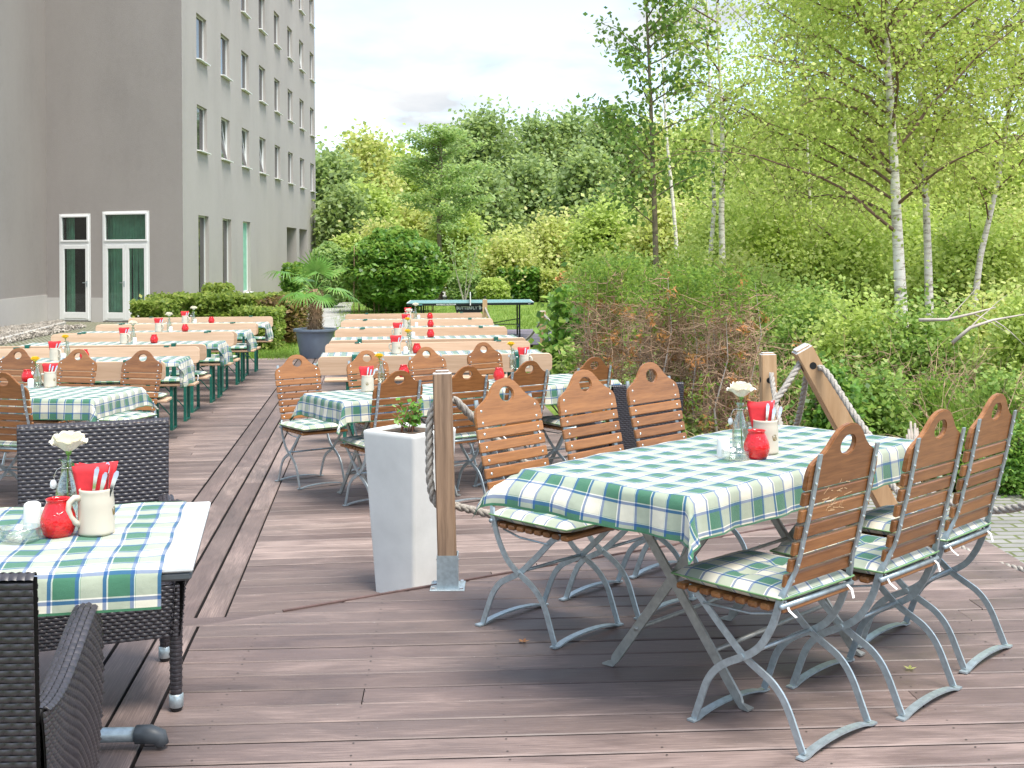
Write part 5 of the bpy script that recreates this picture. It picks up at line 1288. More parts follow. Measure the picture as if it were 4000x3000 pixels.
upper_end = LPt.lerp(LPb, .10); low_end = LPt.lerp(LPb, .62)
pt_ = Vector((px_ + .03, py_ + .05, .845))
rope(sagv(pt_, upper_end + Vector((-.04, 0, .03)), .62, 12), .0185, 'upper rope sagging behind the big front table')
rope(sagv((px_ + .03, py_ + .03, .36), low_end, .24, 12), .0185, 'lower rope sagging close to the deck under the big front table')
rope([(px_ - .01, py_ + .03, .845), (px_ - .055, py_ + .01, .82), (px_ - .078, py_ - .0, .74), (px_ - .080, py_, .60), (px_ - .078, py_, .48), (px_ - .058, py_ + .01, .385), (px_ - .01, py_ + .03, .35)], .0185, 'rope loop hanging on the left side of the upright sleeve post')
RE = Vector((2.6, 4.9, .83))
rope([LPt.lerp(LPb, .12) + Vector((.02, -.075, 0)), LPt.lerp(LPb, .12) + Vector((.06, -.10, -.02))] + sagv(LPt.lerp(LPb, .12) + Vector((.08, -.12, -.04)), RE, .56, 10)[1:], .0185, 'upper rope running from the leaning post down to the right')
rope(sagv(LPt.lerp(LPb, .62) + Vector((.05, -.07, 0)), (2.6, 4.9, .33), .36, 10), .0185, 'lower rope lying almost on the deck at the right picture edge')
rope(sagv((1.80, 8.38, .66), LPt.lerp(LPb, .14) + Vector((-.02, .07, 0)), .42, 10), .0185, 'rope between the two posts behind the white rose')
rope(sagv((p4.x + .02, 18.75, .55), (p4.x + 1.6, 15.0, -.1), .25, 8), .02, 'grey rope descending from the thin post into the bush')
rope(sagv((p4.x, 18.8, .20), (p4.x + .7, 16.0, -.22), .05, 6), .02, 'lower grey rope of the thin post reaching the grass')
rope(sagv((p4.x, 18.85, .52), (p5.x, 22.6, .52), .55, 10), .02, 'dark rope between the thin post and the far post', mat='rope')

# ------------------------------------------------------------------ palm in a pot
pp = P(1232, 1396, LOW); POT = .0
t = empty('flower_pot', (pp.x, pp.y, LOW), 0, 'large blue grey plastic pot holding the palm', 'plant pot')
mb = MB(); hh = .50
mb.lathe([(.0001, 0), (.255, 0), (.262, .01), (.335, hh - .05), (.345, hh - .045), (.378, hh - .04), (.384, hh - .02), (.380, hh), (.365, hh + .004), (.345, hh - .002), (.325, hh - .05), (.0001, hh - .06)], 48); mb.build('body', M['pot'], t, auto=50)
mb = MB(); mb.lathe([(.0001, hh - .045), (.2, hh - .05), (.33, hh - .055)], 24); mb.build('soil', M['soil'], t, smooth=True)
pl_ = empty('fan_palm', (pp.x, pp.y, LOW + hh - .05), 0, 'fan palm with a shaggy brown trunk and drooping fronds', 'palm')
mb = MB(); mb.tube([(0, 0, 0), (0, 0, .15), (.01, 0, .35), (.0, 0, .55), (-.02, 0, .74)], [.125, .112, .098, .095, .07], 14); mb.build('trunk', M['fibre'], pl_, smooth=True)
V = []
for i in range(900):
    a = rng.uniform(0, 6.28); z = rng.uniform(.0, .72); r_ = .09 + rng.uniform(0, .02) + .02 * (z < .1); p = Vector((r_ * math.cos(a), r_ * math.sin(a), z)); d = Vector((math.cos(a + rng.uniform(-.9, .9)) * .6, math.sin(a + rng.uniform(-.9, .9)) * .6, rng.uniform(-.9, .9))).normalized(); s_ = d.orthogonal().normalized(); L = rng.uniform(.03, .10); w_ = rng.uniform(.003, .010)
    V.append([p - s_ * w_, p + s_ * w_, p + d * L + s_ * w_ * .2, p + d * L - s_ * w_ * .2])
quads('fibres', np.array([[list(q) for q in v] for v in V]), M['fibre_leaf'] if 'fibre_leaf' in M else M.setdefault('fibre_leaf', leaf_mat('dry_fibres', (0.12, 0.07, 0.04), (0.30, 0.20, 0.12), (0.55, 0.42, 0.28), 0.1, 0.8)), pl_)
def frond(a, el, plen, R_, sag, seed):
    r = random.Random(seed); base = Vector((0, 0, .70)); d = Vector((math.cos(a) * math.cos(el), math.sin(a) * math.cos(el), math.sin(el))); mid = base + d * plen * .5 + Vector((0, 0, .02)); tip = base + d * plen - Vector((0, 0, sag * plen * .35))
    ax = (tip - mid).normalized(); side = ax.cross(Vector((0, 0, 1)))
    side = side.normalized() if side.length > .1 else Vector((-math.sin(a), math.cos(a), 0)); nor = side.cross(ax).normalized()
    mb = MB(); mb.tube([base, mid, tip], [.011, .008, .006], 5)
    NL = 22; V = []; 
    for k in range(NL):
        th = R(-118 + 236 * k / (NL - 1)); dl = (ax * math.cos(th) + side * math.sin(th)).normalized(); L = R_ * (1 - .22 * abs(th) / 2.06) * r.uniform(.92, 1.05); prev = tip; w0 = .0165
        wd = (dl.cross(nor)).normalized(); dr = sag * (.5 + .5 * r.random())
        for s_ in range(4):
            t0, t1 = s_ / 4, (s_ + 1) / 4
            pf = lambda q: tip + dl * L * q + nor * (.06 * R_ * math.sin(q * 2)) - Vector((0, 0, 1)) * (dr * L * max(0, q - .35) ** 2 * 1.5)
            wa = w0 * (1 - .15 * t0) * min(1, .5 + t0 * 3) * (1.0 if s_ < 3 else .7); wb = w0 * (1 - t1) ** .6 + .001
            V.append([pf(t0) - wd * wa, pf(t0) + wd * wa, pf(t1) + wd * wb, pf(t1) - wd * wb])
    return mb, V
allP = MB(); fV = []; fc = []
spec = [(R(178), .80, .74, .48, .8), (R(205), .15, .42, .36, .7), (R(248), .05, .34, .42, .55), (R(285), 1.25, .40, .50, .10), (R(340), .30, .44, .40, .6), (R(8), .15, .56, .40, .8), (R(300), -.05, .34, .36, .6), (R(75), 1.1, .40, .42, .15), (R(140), .7, .36, .38, .4), (R(35), .8, .48, .42, .35)]
for i, s_ in enumerate(spec):
    a, el, pl__, rr_, sg = s_; m_, V = frond(a, el, pl__, rr_ * .92, sg, 40 + i); st = m_.build('stalk', M['stemg'], pl_, smooth=True)
    quads('frond', np.array([[list(q) for q in v] for v in V]), M['palm_leaf'], pl_, rnd=np.clip(.15 + .1 * (i % 5) + nrg.rand(len(V)) * .35, 0, 1))

# ------------------------------------------------------------------ table tennis table
TN = Q(1795, 1190, 24.8); TTA = R(2.0); TG = LOW + .02
t = empty('table_tennis_table', (1.5, 0, 0), 0, 'outdoor table tennis table with black frame standing before the lawn', 'table tennis table')
lx = Q(1583, 1190, 24.9).x; rx = Q(2082, 1190, 24.9).x; tl = (rx - lx); t.location = ((lx + rx) / 2, 25.66, TG); t.rotation_euler = (0, 0, TTA); hl = tl / 2 ; TH = .76
for s in (-1, 1):
    mb = MB(); mb.box((s * (hl / 2 + .003), 0, TH - .006), (hl - .006, 1.525, .012), None, .002); mb.build('tabletop', M['tt_blue'], t)
mb = MB()
for s in (-1, 1): mb.box((0, s * .745, TH - .034), (tl - .02, .026, .042)); mb.box((s * (hl - .02), 0, TH - .034), (.026, 1.46, .042)); 
mb.box((0, 0, TH - .034), (.03, 1.46, .042)); mb.build('rim', M['black'], t)
mb = MB()
for s in (-1, 1): mb.box((0, s * .752, TH + .0015), (tl - .01, .02, .003))
mb.box((0, 0, TH + .0012), (tl - .04, .004, .0024))
for s in (-1, 1): mb.box((s * (hl - .012), 0, TH + .0012), (.02, 1.48, .0024))
mb.build('lines', M['white'], t)
for s in (-1, 1):
    for sy in (-1, 1):
        mb = MB(); mb.beam((s * (hl - .30), sy * .62, 0), (s * (hl - .30), sy * .62, TH - .05), .035, .035, .003, up=(0, 1, 0)); mb.build('leg', M['black'], t)
        mb = MB(); mb.beam((s * .28, sy * .62, 0.05), (s * .28, sy * .62, TH - .05), .035, .035, .003, up=(0, 1, 0)); mb.build('leg', M['black'], t)
        mb = MB(); mb.lathe([(.0001, -.03), (.03, -.03), (.03, .03), (.0001, .03)], 12); mb.v = [(x + s * .28, z + sy * .62, y + .03) for x, y, z in mb.v]; mb.build('wheel', M['black'], t)
mb = MB()
for s in (-1, 1): mb.beam((s * (hl - .30), -.62, .22), (s * (hl - .30), .62, .22), .025, .025); mb.beam((s * (hl - .30), -.62, .30), (s * .28, -.62, .30), .018, .018); mb.beam((s * (hl - .30), -.62, .42), (s * .3, -.62, .30), .018, .018)
mb.beam((-.28, -.62, .2), (.28, -.62, .2), .03, .03); mb.build('brace', M['black'], t)
mb = MB(); mb.add([(-.33, -.66, TH - .055), (.33, -.66, TH - .055), (.30, -.66, TH - .17), (.17, -.66, TH - .22), (-.17, -.66, TH - .22), (-.30, -.66, TH - .17), (-.33, -.64, TH - .055), (.33, -.64, TH - .055), (.30, -.64, TH - .17), (.17, -.64, TH - .22), (-.17, -.64, TH - .22), (-.30, -.64, TH - .17)], [(5, 4, 3, 2, 1, 0), (6, 7, 8, 9, 10, 11)] + [(i, (i + 1) % 6, 6 + (i + 1) % 6, 6 + i) for i in range(6)]); pnl = mb.build('centre_panel', M['black'], t)
mb = MB(); mb.box((0, 0, TH + .078), (.006, 1.80, .150)); n_ = mb.build('net', M['black'], t)
mb = MB(); mb.box((0, 0, TH + .158), (.010, 1.80, .014)); mb.box((0, -.90, TH + .06), (.022, .022, .22)); mb.box((0, .90, TH + .06), (.022, .022, .22)); mb.build('net_band', M['white'], n_)
def text(body, size, loc, par, mat, name, bold=.0):
    cu = bpy.data.curves.new(name, 'FONT'); cu.body = body; cu.size = size; cu.align_x = 'CENTER'; cu.align_y = 'CENTER'; cu.offset = bold; cu.extrude = .0008
    o = bpy.data.objects.new('tmp', cu); COL.objects.link(o); bpy.context.view_layer.update()
    me = bpy.data.meshes.new_from_object(o.evaluated_get(bpy.context.evaluated_depsgraph_get())); bpy.data.objects.remove(o); me.materials.clear(); me.materials.append(mat)
    me.transform(Matrix.Translation(loc) @ Matrix.Rotation(R(90), 4, 'X')); q = bpy.data.objects.new(name, me); COL.objects.link(q); q.parent = par; return q
text('BUTTERFLY', .085, (-.075, -.663, TH - .115), pnl, M['white'], 'lettering', .002)
mb = MB()                                       # winged emblem after the word
for s in (-1, 1):
    up_ = [(.0, .0), (.012, .035), (.035, .052), (.058, .045), (.062, .020), (.045, .0), (.052, -.018), (.040, -.036), (.018, -.032)]
    mb.add([(.235 + s * (.004 + x), -.6625, TH - .112 + z) for x, z in up_], [tuple(range(9)) if s < 0 else tuple(range(8, -1, -1))])
mb.build('emblem', M['white'], pnl)
text('PLAYBACK OUTDOOR', .040, (-.50, -.7595, TH - .034), t, M['white'], 'lettering', .001)
mb = MB()
for s in (-1, 1): mb.add([(hl - .10 + s * (.002 + x), -.7595, TH - .034 + z) for x, z in ((0, 0), (.006, .012), (.018, .014), (.016, -.002), (.012, -.012))], [(0, 1, 2, 3, 4) if s < 0 else (4, 3, 2, 1, 0)])
mb.build('emblem', M['white'], t)
mb = MB(); mb.box((-hl + .25, -.7595, TH - .034), (.16, .001, .022)); mb.build('sticker', M['tt_blue'], t)

# small litter on the deck, fallen leaves and petals
for (x, y), lab, mt in (((2045, 2506), 'small orange dried leaf lying on the front deck', 'leaf_orange'), ((1545, 2046), 'tiny white petal on the lower deck near the planter', 'petal_w'), ((3555, 2612), 'little yellow leaf on the deck behind the right chairs', 'leaf_yell')):
    p = P(x, y, .006 if y > 2400 or x > 3000 else LOW + .006); V = []
    for k in range(5):
        a = k * 1.25; d = Vector((math.cos(a), math.sin(a), .25)); s_ = Vector((-d.y, d.x, 0)) * .006; V.append([list(s_ * -.2), list(d * .012 + s_), list(d * .024), list(d * .012 - s_)])
    o = quads('fallen_leaf', np.array(V), M[mt]); o.location = p; tag(o, lab, 'leaf')

# ------------------------------------------------------------------ vegetation
def V3(*a): return Vector(a)
def limb(mb, p0, d, L, r0, seg=5, droop=0.0, wig=.12, n=5, rr=None):
    rr = rr or rng; pts = [Vector(p0)]; d = Vector(d).normalized()
    for k in range(seg):
        d = (d + Vector((rr.uniform(-wig, wig), rr.uniform(-wig, wig), rr.uniform(-wig, wig) - droop))).normalized(); pts.append(pts[-1] + d * L / seg)
    mb.tube(pts, [r0 * (1 - .85 * k / seg) for k in range(seg + 1)], n, cap=False); return pts, d
def broadleaf(name, label, x, y, h, wd, mat, n, leaf, group=None, h0=.12, trunk=True, lob=9, flat=1.0, clump=14, seed=None, dep=.8, cz=None, cat='tree'):
    t = empty(name, (x, y, GZ), 0, label, cat, group); r = random.Random(seed or int(x * 13 + y * 7)); lobes = []
    for k in range(lob):
        q = k / max(1, lob - 1); zz = h * (h0 + .16 + (.80 - h0 - .16) * q) ; sp = wd * .5 * (1 - .75 * max(0, q - .35) ** 1.3)
        a = r.uniform(0, 6.28); rd = sp * r.uniform(.25, .72) * (0.2 if q > .93 else 1); R_ = wd * r.uniform(.22, .34) * (1 - .3 * q)
        lobes.append((np.array([math.cos(a) * rd, math.sin(a) * rd * dep, zz]), np.array([R_, R_ * dep, min(R_ * .95 * flat, h * .3)])))
    lobes.append((np.array([0, 0, h * (.5 + h0 / 2)]), np.array([wd * .36, wd * .36 * dep, h * (.5 - h0 / 2) * .82])))
    pts = lobes_points(lobes, n, .38, clump, cz or leaf * 1.5); pts = pts[pts[:, 2] > .03]
    quads('crown', leaf_quads(pts, leaf, 1.35, .35), mat, t)
    if trunk:
        mb = MB(); tr = max(.03, h * .018); tp = [(0, 0, -.05), (r.uniform(-.1, .1), 0, h * .3), (r.uniform(-.2, .2), 0, h * .6), (r.uniform(-.2, .2), 0, h * .85)]; mb.tube(tp, [tr, tr * .8, tr * .5, tr * .2], 8)
        for k in range(9):
            zz = h * r.uniform(.25, .75); a = r.uniform(0, 6.28); limb(mb, (0, 0, zz), (math.cos(a), math.sin(a) * dep, .7), wd * .42, tr * .4, 4, 0, .15, 5, r)
        mb.build('trunk', M['bark'], t, smooth=True)
    return t
def at_px(px, ytop, Y): q = Q(px, ytop, Y); return q.x, q.z - GZ
FG = 'tall trees of the wood behind the lawn'
forest = [(1262, 575, 120, 70, 'leaf_oak', 'dark green tree touching the far corner of the building'), (1300, 590, 220, 66, 'leaf_oak', 'round green tree just right of the building, lower than its neighbours'),
 (1425, 470, 250, 74, 'leaf_yell', 'yellow tinged tree top above the feathery tree'), (1560, 545, 210, 78, 'leaf_light', 'light green tree behind the feathery tree'), (1690, 560, 260, 84, 'leaf_light', 'pale green tree behind the right side of the feathery tree'),
 (1790, 465, 160, 90, 'leaf_oak', 'narrow dark tree tip left of the highest oak'), (1895, 385, 330, 80, 'leaf_oak', 'highest broad oak against the sky in the middle of the wood'), (2090, 395, 280, 86, 'leaf_oak', 'dense oak right of the highest one'),
 (2230, 385, 260, 88, 'leaf_oak', 'oak top half hidden behind the alder twigs'), (2390, 390, 300, 82, 'leaf_oak', 'oak behind the alder trunk'), (2560, 420, 300, 84, 'leaf_yell', 'brownish green tree behind the slim birches'),
 (2740, 400, 300, 70, 'leaf_light', 'light tree closing the gap behind the white birch pair')]
for i, (px, yt, wpx, Y, mt, lb) in enumerate(forest):
    x, h = at_px(px, yt, Y); broadleaf('broadleaf_tree', lb, x, Y, h, wpx * Y / F_PX * 1.25, M[mt], 17000, .24, FG, .05, clump=14, cz=.46, seed=100 + i)
mid = [(1345, 720, 170, 57, 'leaf_oak', 'bushy green tree beside the building edge below the tree line', 7000, .28), (1420, 700, 260, 60, 'leaf_light', 'light green tree between the building and the feathery tree', 6500, .28),
 (1600, 780, 300, 64, 'leaf_yell', 'yellow green thicket tree behind the round bush', 6000, .28), (1880, 640, 330, 60, 'leaf_oak', 'large grey green oak in the middle of the wood edge', 10000, .27), (2080, 590, 280, 62, 'leaf_oak', 'dark oak left of the alder with deep shade below', 9000, .27),
 (2290, 560, 300, 58, 'leaf_oak', 'oak directly behind the alder foliage', 9000, .27), (1790, 800, 230, 50, 'leaf_light', 'pale shrub tree right of the feathery tree', 5000, .22), (2160, 870, 330, 50, 'leaf_yell', 'yellow green wild shrub tree behind the pale bush', 6500, .2),
 (2380, 790, 330, 46, 'leaf_light', 'light green young tree left of the alder trunk', 6500, .2), (2620, 780, 330, 44, 'leaf_yell', 'yellowish young tree between the alder and the birch pair', 6500, .2), (1470, 900, 260, 50, 'leaf_yell', 'pinkish yellow shrub behind the round bush', 4500, .2), (2000, 930, 220, 47, 'leaf_yell', 'reddish yellow shrub at the wood edge behind the hedge', 3500, .18)]
for i, (px, yt, wpx, Y, mt, lb, n, lf) in enumerate(mid):
    x, h = at_px(px, yt, Y); broadleaf('wood_edge_tree', lb, x, Y, h, wpx * Y / F_PX * 1.2, M[mt], int(n * 1.7), lf * .72, 'smaller trees along the wood edge', .0, clump=13, cz=.34, seed=200 + i)
# feathery tree on the lawn
x, h = at_px(1715, 500, 47); t = empty('feathery_tree', (x, 47, GZ), 0, 'slender feathery leaved tree with dark forked trunk on the lawn', 'tree'); mb = MB(); r = random.Random(6); L = []
tp = [V3(0, 0, 0), V3(.02, 0, 1.5), V3(-.05, 0, 3.0), V3(-.0, 0, 4.0), V3(.10, 0, h * .78), V3(.05, 0, h * .98)]; mb.tube(tp, [.10, .085, .075, .06, .035, .012], 8)
for k in range(34):
    zz = h * (.40 + .57 * (k / 33) ** .9); a = r.uniform(0, 6.28); Ln = (1.85 * (1 - ((zz / h - .58) / .50) ** 2) + .25) * r.uniform(.75, 1.05)
    pts, d = limb(mb, (0.0, 0, zz), (math.cos(a), math.sin(a), .55), max(.4, Ln), .028, 6, .06, .14, 5, r)
    for p in pts[2:]:
        for q in range(52): L.append(p + Vector((r.gauss(0, .26), r.gauss(0, .26), r.gauss(0, .09) - .05)))
mb.build('trunk', M['bark'], t, smooth=True); quads('crown', leaf_quads(np.array(L), .075, 2.6, .9), M['leaf_larch'], t)

def bush(name, label, cx_, cy_, rx, ry, h, mat, n, leaf, group=None, square=0.0, z0=GZ, stems=8, clump=0, seed=1, cat='bush'):
    t = empty(name, (cx_, cy_, z0), 0, label, cat, group); r = random.Random(seed)
    d = nrg.normal(size=(n, 3)); d[:, 2] = np.abs(d[:, 2]) * 1.0; 
    if square > 0:
        u = nrg.uniform(-1, 1, size=(n, 3)); m = np.abs(u).max(1)[:, None]; u = u / m; d2 = d / np.linalg.norm(d, axis=1)[:, None]; e = np.sign(u) * np.abs(u); e[:, 2] = np.abs(e[:, 2]); d = e * square + d2 * (1 - square)
    else: d /= np.linalg.norm(d, axis=1)[:, None]
    rad = 1 - .22 * nrg.rand(n) ** 1.5; ph = nrg.rand(6) * 6
    bmp = 1 + .045 * np.sin(d[:, 0] * 9 + ph[0]) * np.sin(d[:, 1] * 8 + ph[1]) + .04 * np.sin(d[:, 2] * 12 + ph[2]) + .03 * np.sin(d[:, 0] * 19 + ph[3])
    lo = .5 if square == 0 else 0
    p = d * (rad * bmp)[:, None]
    z = p[:, 2]
    if square == 0: # ball standing on the ground: widest at 45 % of its height
        sg = np.where(nrg.rand(n) < .42, -1, 1); z = h * .46 + np.where(sg > 0, z * h * .54, -z * h * .46)
        xy = p[:, :2] * np.array([rx, ry])
    else: z = z * h; xy = p[:, :2] * np.array([rx, ry])
    P_ = np.column_stack([xy, np.maximum(z, .02)])
    quads('foliage', leaf_quads(P_, leaf, 1.5, .5), mat, t)
    if stems:
        mb = MB()
        for k in range(stems):
            a = r.uniform(0, 6.28); mb.tube([(0.1 * rx * math.cos(a), .1 * ry * math.sin(a), 0), (rx * .35 * math.cos(a), ry * .35 * math.sin(a), h * .4), (rx * .7 * math.cos(a), ry * .7 * math.sin(a), h * .8)], [.02 + h * .006, .012 + h * .003, .005], 5)
        if square > 0 and rx > .8 or ry > .8:
            for k in range(stems * 3): x_, y_ = r.uniform(-rx, rx) * .8, r.uniform(-ry, ry) * .7; mb.tube([(x_, y_, 0), (x_ + r.uniform(-.1, .1), y_, h * .8)], [.015, .006], 5)
        mb.build('stems', M['twig'], t, smooth=True)
    return t
def hedge_at(label, pxa, pxb, Y, ytop, dep, mat, n, leaf, sq=.92, group='clipped hedges around the terrace', name='clipped_hedge', seed=1):
    a, b_ = Q(pxa, ytop, Y), Q(pxb, ytop, Y); return bush(name, label, (a.x + b_.x) / 2, Y + dep, abs(b_.x - a.x) / 2, dep, a.z - GZ, mat, n, leaf, group, sq, seed=seed, cat='hedge')
bush('round_bush', 'big round glossy green bush behind the palm', Q(1527, 1000, 37).x, 38.2, 1.62, 1.5, Q(1500, 892, 37).z - GZ, M['leaf_dark'], 15000, .125, seed=4)
hedge_at('low green hedge behind the left bench row, running along the building', 560, 1145, 27.0, 1158, .75, M['leaf_hedge'], 15000, .075)
hedge_at('brownish end of the low hedge beside the palm pot', 1010, 1150, 24.2, 1165, .9, M['leaf_brown'], 4200, .07)
hedge_at('lower hedge block with a brown clipped top behind the farthest left bench', 890, 1075, 22.6, 1212, .55, M['leaf_hedge'], 4200, .065)
hedge_at('short light green hedge left of the row by the glass door', 500, 640, 25.4, 1178, .7, M['leaf_hedge'], 4200, .07)
hedge_at('small box hedge under the first narrow window of the building', 772, 892, 31.0, 1112, .5, M['leaf_hedge'], 2600, .085, .8)
hedge_at('dark hedge against the building behind the palm fronds', 1085, 1180, 33.0, 1030, .7, M['leaf_dark'], 3600, .10, .8)
bush('shrub', 'loose green shrub between the building corner and the round bush', Q(1285, 1000, 42).x, 42, .75, .8, Q(1285, 945, 42).z - GZ, M['leaf_larch'], 4000, .12, 'shrubs around the lawn', seed=8)
bush('shrub', 'light shrub at the foot of the building corner beside the path', Q(1365, 1000, 47).x, 47, 1.1, .8, Q(1285, 920, 47).z - GZ, M['leaf_light'], 4000, .13, 'shrubs around the lawn', seed=9)
hb = 'hedges and shrubs at the far side of the lawn'
hedge_at('fluffy topped hedge right of the trunk of the feathery tree', 1745, 1890, 45.5, 1062, 1.0, M['leaf_larch'], 5200, .10, .75, hb, seed=3)
bush('shrub', 'fluffy light green shrub bulging out of the far hedge', Q(1925, 1100, 44).x, 44.2, .62, .6, Q(1925, 1085, 44).z - GZ, M['leaf_light'], 3200, .09, hb, seed=12)
hedge_at('long dark green hedge at the far side of the lawn', 1940, 2115, 45.5, 1050, 1.0, M['leaf_dark'], 6500, .11, .88, hb, seed=5)
hedge_at('yellow green hedge at the right end of the far hedge', 2105, 2260, 45.0, 1054, .9, M['leaf_yell'], 5000, .10, .8, hb, seed=6)
for k, (pa, pb, yt, Y, mt, lb) in enumerate(((1735, 1885, 900, 51, 'leaf_larch', 'dark green soft needled shrub behind the far hedge, next to the trunk'), (1860, 2060, 925, 52, 'leaf_oak', 'darker rounded shrub behind the middle of the far hedge'), (2035, 2235, 955, 50.5, 'leaf_yell', 'pale yellow rounded shrub above the far hedge'))):
    a, b_ = Q(pa, yt, Y), Q(pb, yt, Y); bush('shrub', lb, (a.x + b_.x) / 2, Y, (b_.x - a.x) / 2 * 1.1, 1.0, a.z - GZ, M[mt], 5500, .13, hb, seed=20 + k)
# slim bare stemmed shrub in front of the far hedge
q = Q(1815, 1160, 43); t = empty('young_tree', (q.x, 43, GZ), 0, 'slim many stemmed young tree in front of the far hedge', 'tree'); mb = MB(); L = []; r = random.Random(3)
for k in range(5):
    a = -1.2 + .6 * k; pts, d = limb(mb, (0, 0, 0), (math.sin(a) * .3, .1 * r.uniform(-1, 1), 1), 2.3, .022, 6, 0, .10, 5, r)
    for p in pts[3:]:
        for j in range(26): L.append(p + Vector((r.gauss(0, .22), r.gauss(0, .22), r.gauss(0, .18))))
mb.build('stems', M['twig_grey'], t, smooth=True); quads('foliage', leaf_quads(np.array(L), .075, 1.6, .5), M['leaf_larch'], t)

# birches and alder ------------------------------------------------
def slim_tree(name, label, path, Y, r0, bark, leafm, nl, leaf, spread, nb, hang=.25, zlo=.25, seed=1, group=None, droop=.05, bfrac=.9, leafy=1.0, twigs=3, dead=False, top=None):
    r = random.Random(seed); P_ = [Q(x, y, Y) for x, y in path]; base = Vector((P_[0].x, Y, GZ)); t = empty(name, base, 0, label, 'tree', group)
    pts = [Vector((0, 0, 0))] + [p - base for p in P_]; 
    if top: pts.append(pts[-1] + (pts[-1] - pts[-2]).normalized() * top)
    H_ = pts[-1].z; mb = MB(); mb.tube(pts, [r0 * 1.12] + [r0 * max(.12, 1 - .85 * (p.z / H_)) for p in pts[1:]], 10, cap=False)
    tr = mb.build('trunk', M[bark], t, smooth=True)
    def on(z):
        for i in range(len(pts) - 1):
            if pts[i].z <= z <= pts[i + 1].z: return pts[i].lerp(pts[i + 1], (z - pts[i].z) / (pts[i + 1].z - pts[i].z + 1e-6))
        return pts[-1]
    br = MB(); L = []
    for k in range(nb):
        q = zlo + (1 - zlo) * ((k + r.random()) / nb) ** bfrac; z = H_ * q; a = r.uniform(0, 6.28); Ln = spread * (1.05 - .32 * q) * r.uniform(.6, 1.1)
        bp, d = limb(br, on(z), (math.cos(a), math.sin(a), .75 + r.uniform(-.2, .5)), Ln, r0 * .26, 7, droop, .16, 6, r)
        for i in range(2, 8):
            for s in range(twigs):
                tw, _ = limb(br, bp[i], (r.uniform(-1, 1), r.uniform(-1, 1), r.uniform(-.3, .6)), Ln * r.uniform(.18, .42), r0 * .06, 4, hang, .2, 3, r)
                if not dead:
                    for p in tw[1:]: L.append(p)
    br.build('branches', M['bark' if bark != 'birch' else 'branch'], t, smooth=True)
    if L and nl:
        L = np.array(L); idx = nrg.choice(len(L), nl); C = L[idx] + nrg.normal(size=(nl, 3)) * np.array([.13, .13, .12]) * leafy
        quads('crown', leaf_quads(C, leaf, 1.25, .1, droop=.6), M[leafm], t)
    return t
M['branch'] = simple('red_brown_branches', (0.17, 0.105, 0.07), 0.85, var=.4, vs=8)
BG = 'birches on the right'
slim_tree('alder_tree', 'alder with a dark bare lower trunk and round leaves, left of the birches', [(2563, 1050), (2558, 850), (2550, 640), (2543, 420), (2533, 200), (2525, 20)], 22, .068, 'bark', 'leaf_alder', 3600, .085, 1.75, 26, seed=3, zlo=.30, twigs=2, hang=.15, top=1.2)
slim_tree('birch_tree', 'white trunked birch with black marks, centre of the group behind the dead shrub', [(2822, 1030), (2818, 830), (2824, 620), (2818, 400), (2808, 200), (2800, 0)], 23, .075, 'birch', 'leaf_birch', 2600, .055, 2.0, 16, seed=5, group=BG, zlo=.35, twigs=2, top=1.2)
slim_tree('birch_tree', 'slim pale birch immediately left of the white one', [(2775, 1010), (2790, 800), (2782, 560), (2770, 300), (2762, 0)], 26, .062, 'birch', 'leaf_birch', 500, .05, 1.8, 12, seed=6, group=BG, zlo=.5, twigs=3, top=1.0, hang=.5)
slim_tree('birch_tree', 'thin pale birch stem between the alder and the white birch', [(2642, 950), (2628, 780), (2606, 560), (2590, 300), (2575, 0)], 30, .06, 'birch', 'leaf_birch', 300, .05, 1.8, 9, seed=7, group=BG, zlo=.55, twigs=2, top=1.0)
slim_tree('birch_tree', 'large birch with a bright white trunk spreading over the right side', [(3525, 1290), (3512, 1040), (3500, 800), (3490, 600), (3478, 400), (3464, 200), (3470, 0)], 16.5, .095, 'birch', 'leaf_birch', 26000, .05, 3.3, 40, seed=11, group=BG, zlo=.28, twigs=4, top=1.8, leafy=1.5)
slim_tree('birch_tree', 'second birch right of the large one, its trunk half hidden by leaves', [(3632, 1290), (3626, 1040), (3618, 800), (3606, 560), (3590, 300), (3610, 0)], 19, .075, 'birch', 'leaf_birch', 24000, .052, 3.5, 34, seed=12, group=BG, zlo=.35, twigs=4, top=1.5, leafy=1.5)
slim_tree('birch_tree', 'birch at the right picture edge with pale leaning stem', [(3800, 1240), (3830, 1000), (3900, 700), (3960, 300), (3990, 0)], 20, .06, 'birch', 'leaf_birch', 24000, .052, 3.4, 28, seed=13, group=BG, zlo=.3, twigs=3, top=1.5, leafy=1.5)
slim_tree('birch_tree', 'leafy young birch between the white birch and the large one', [(3180, 1100), (3165, 800), (3150, 500), (3140, 250), (3130, 50)], 25, .045, 'birch', 'leaf_birch', 20000, .055, 3.3, 30, seed=14, group=BG, zlo=.2, twigs=3, top=.8, leafy=1.6)
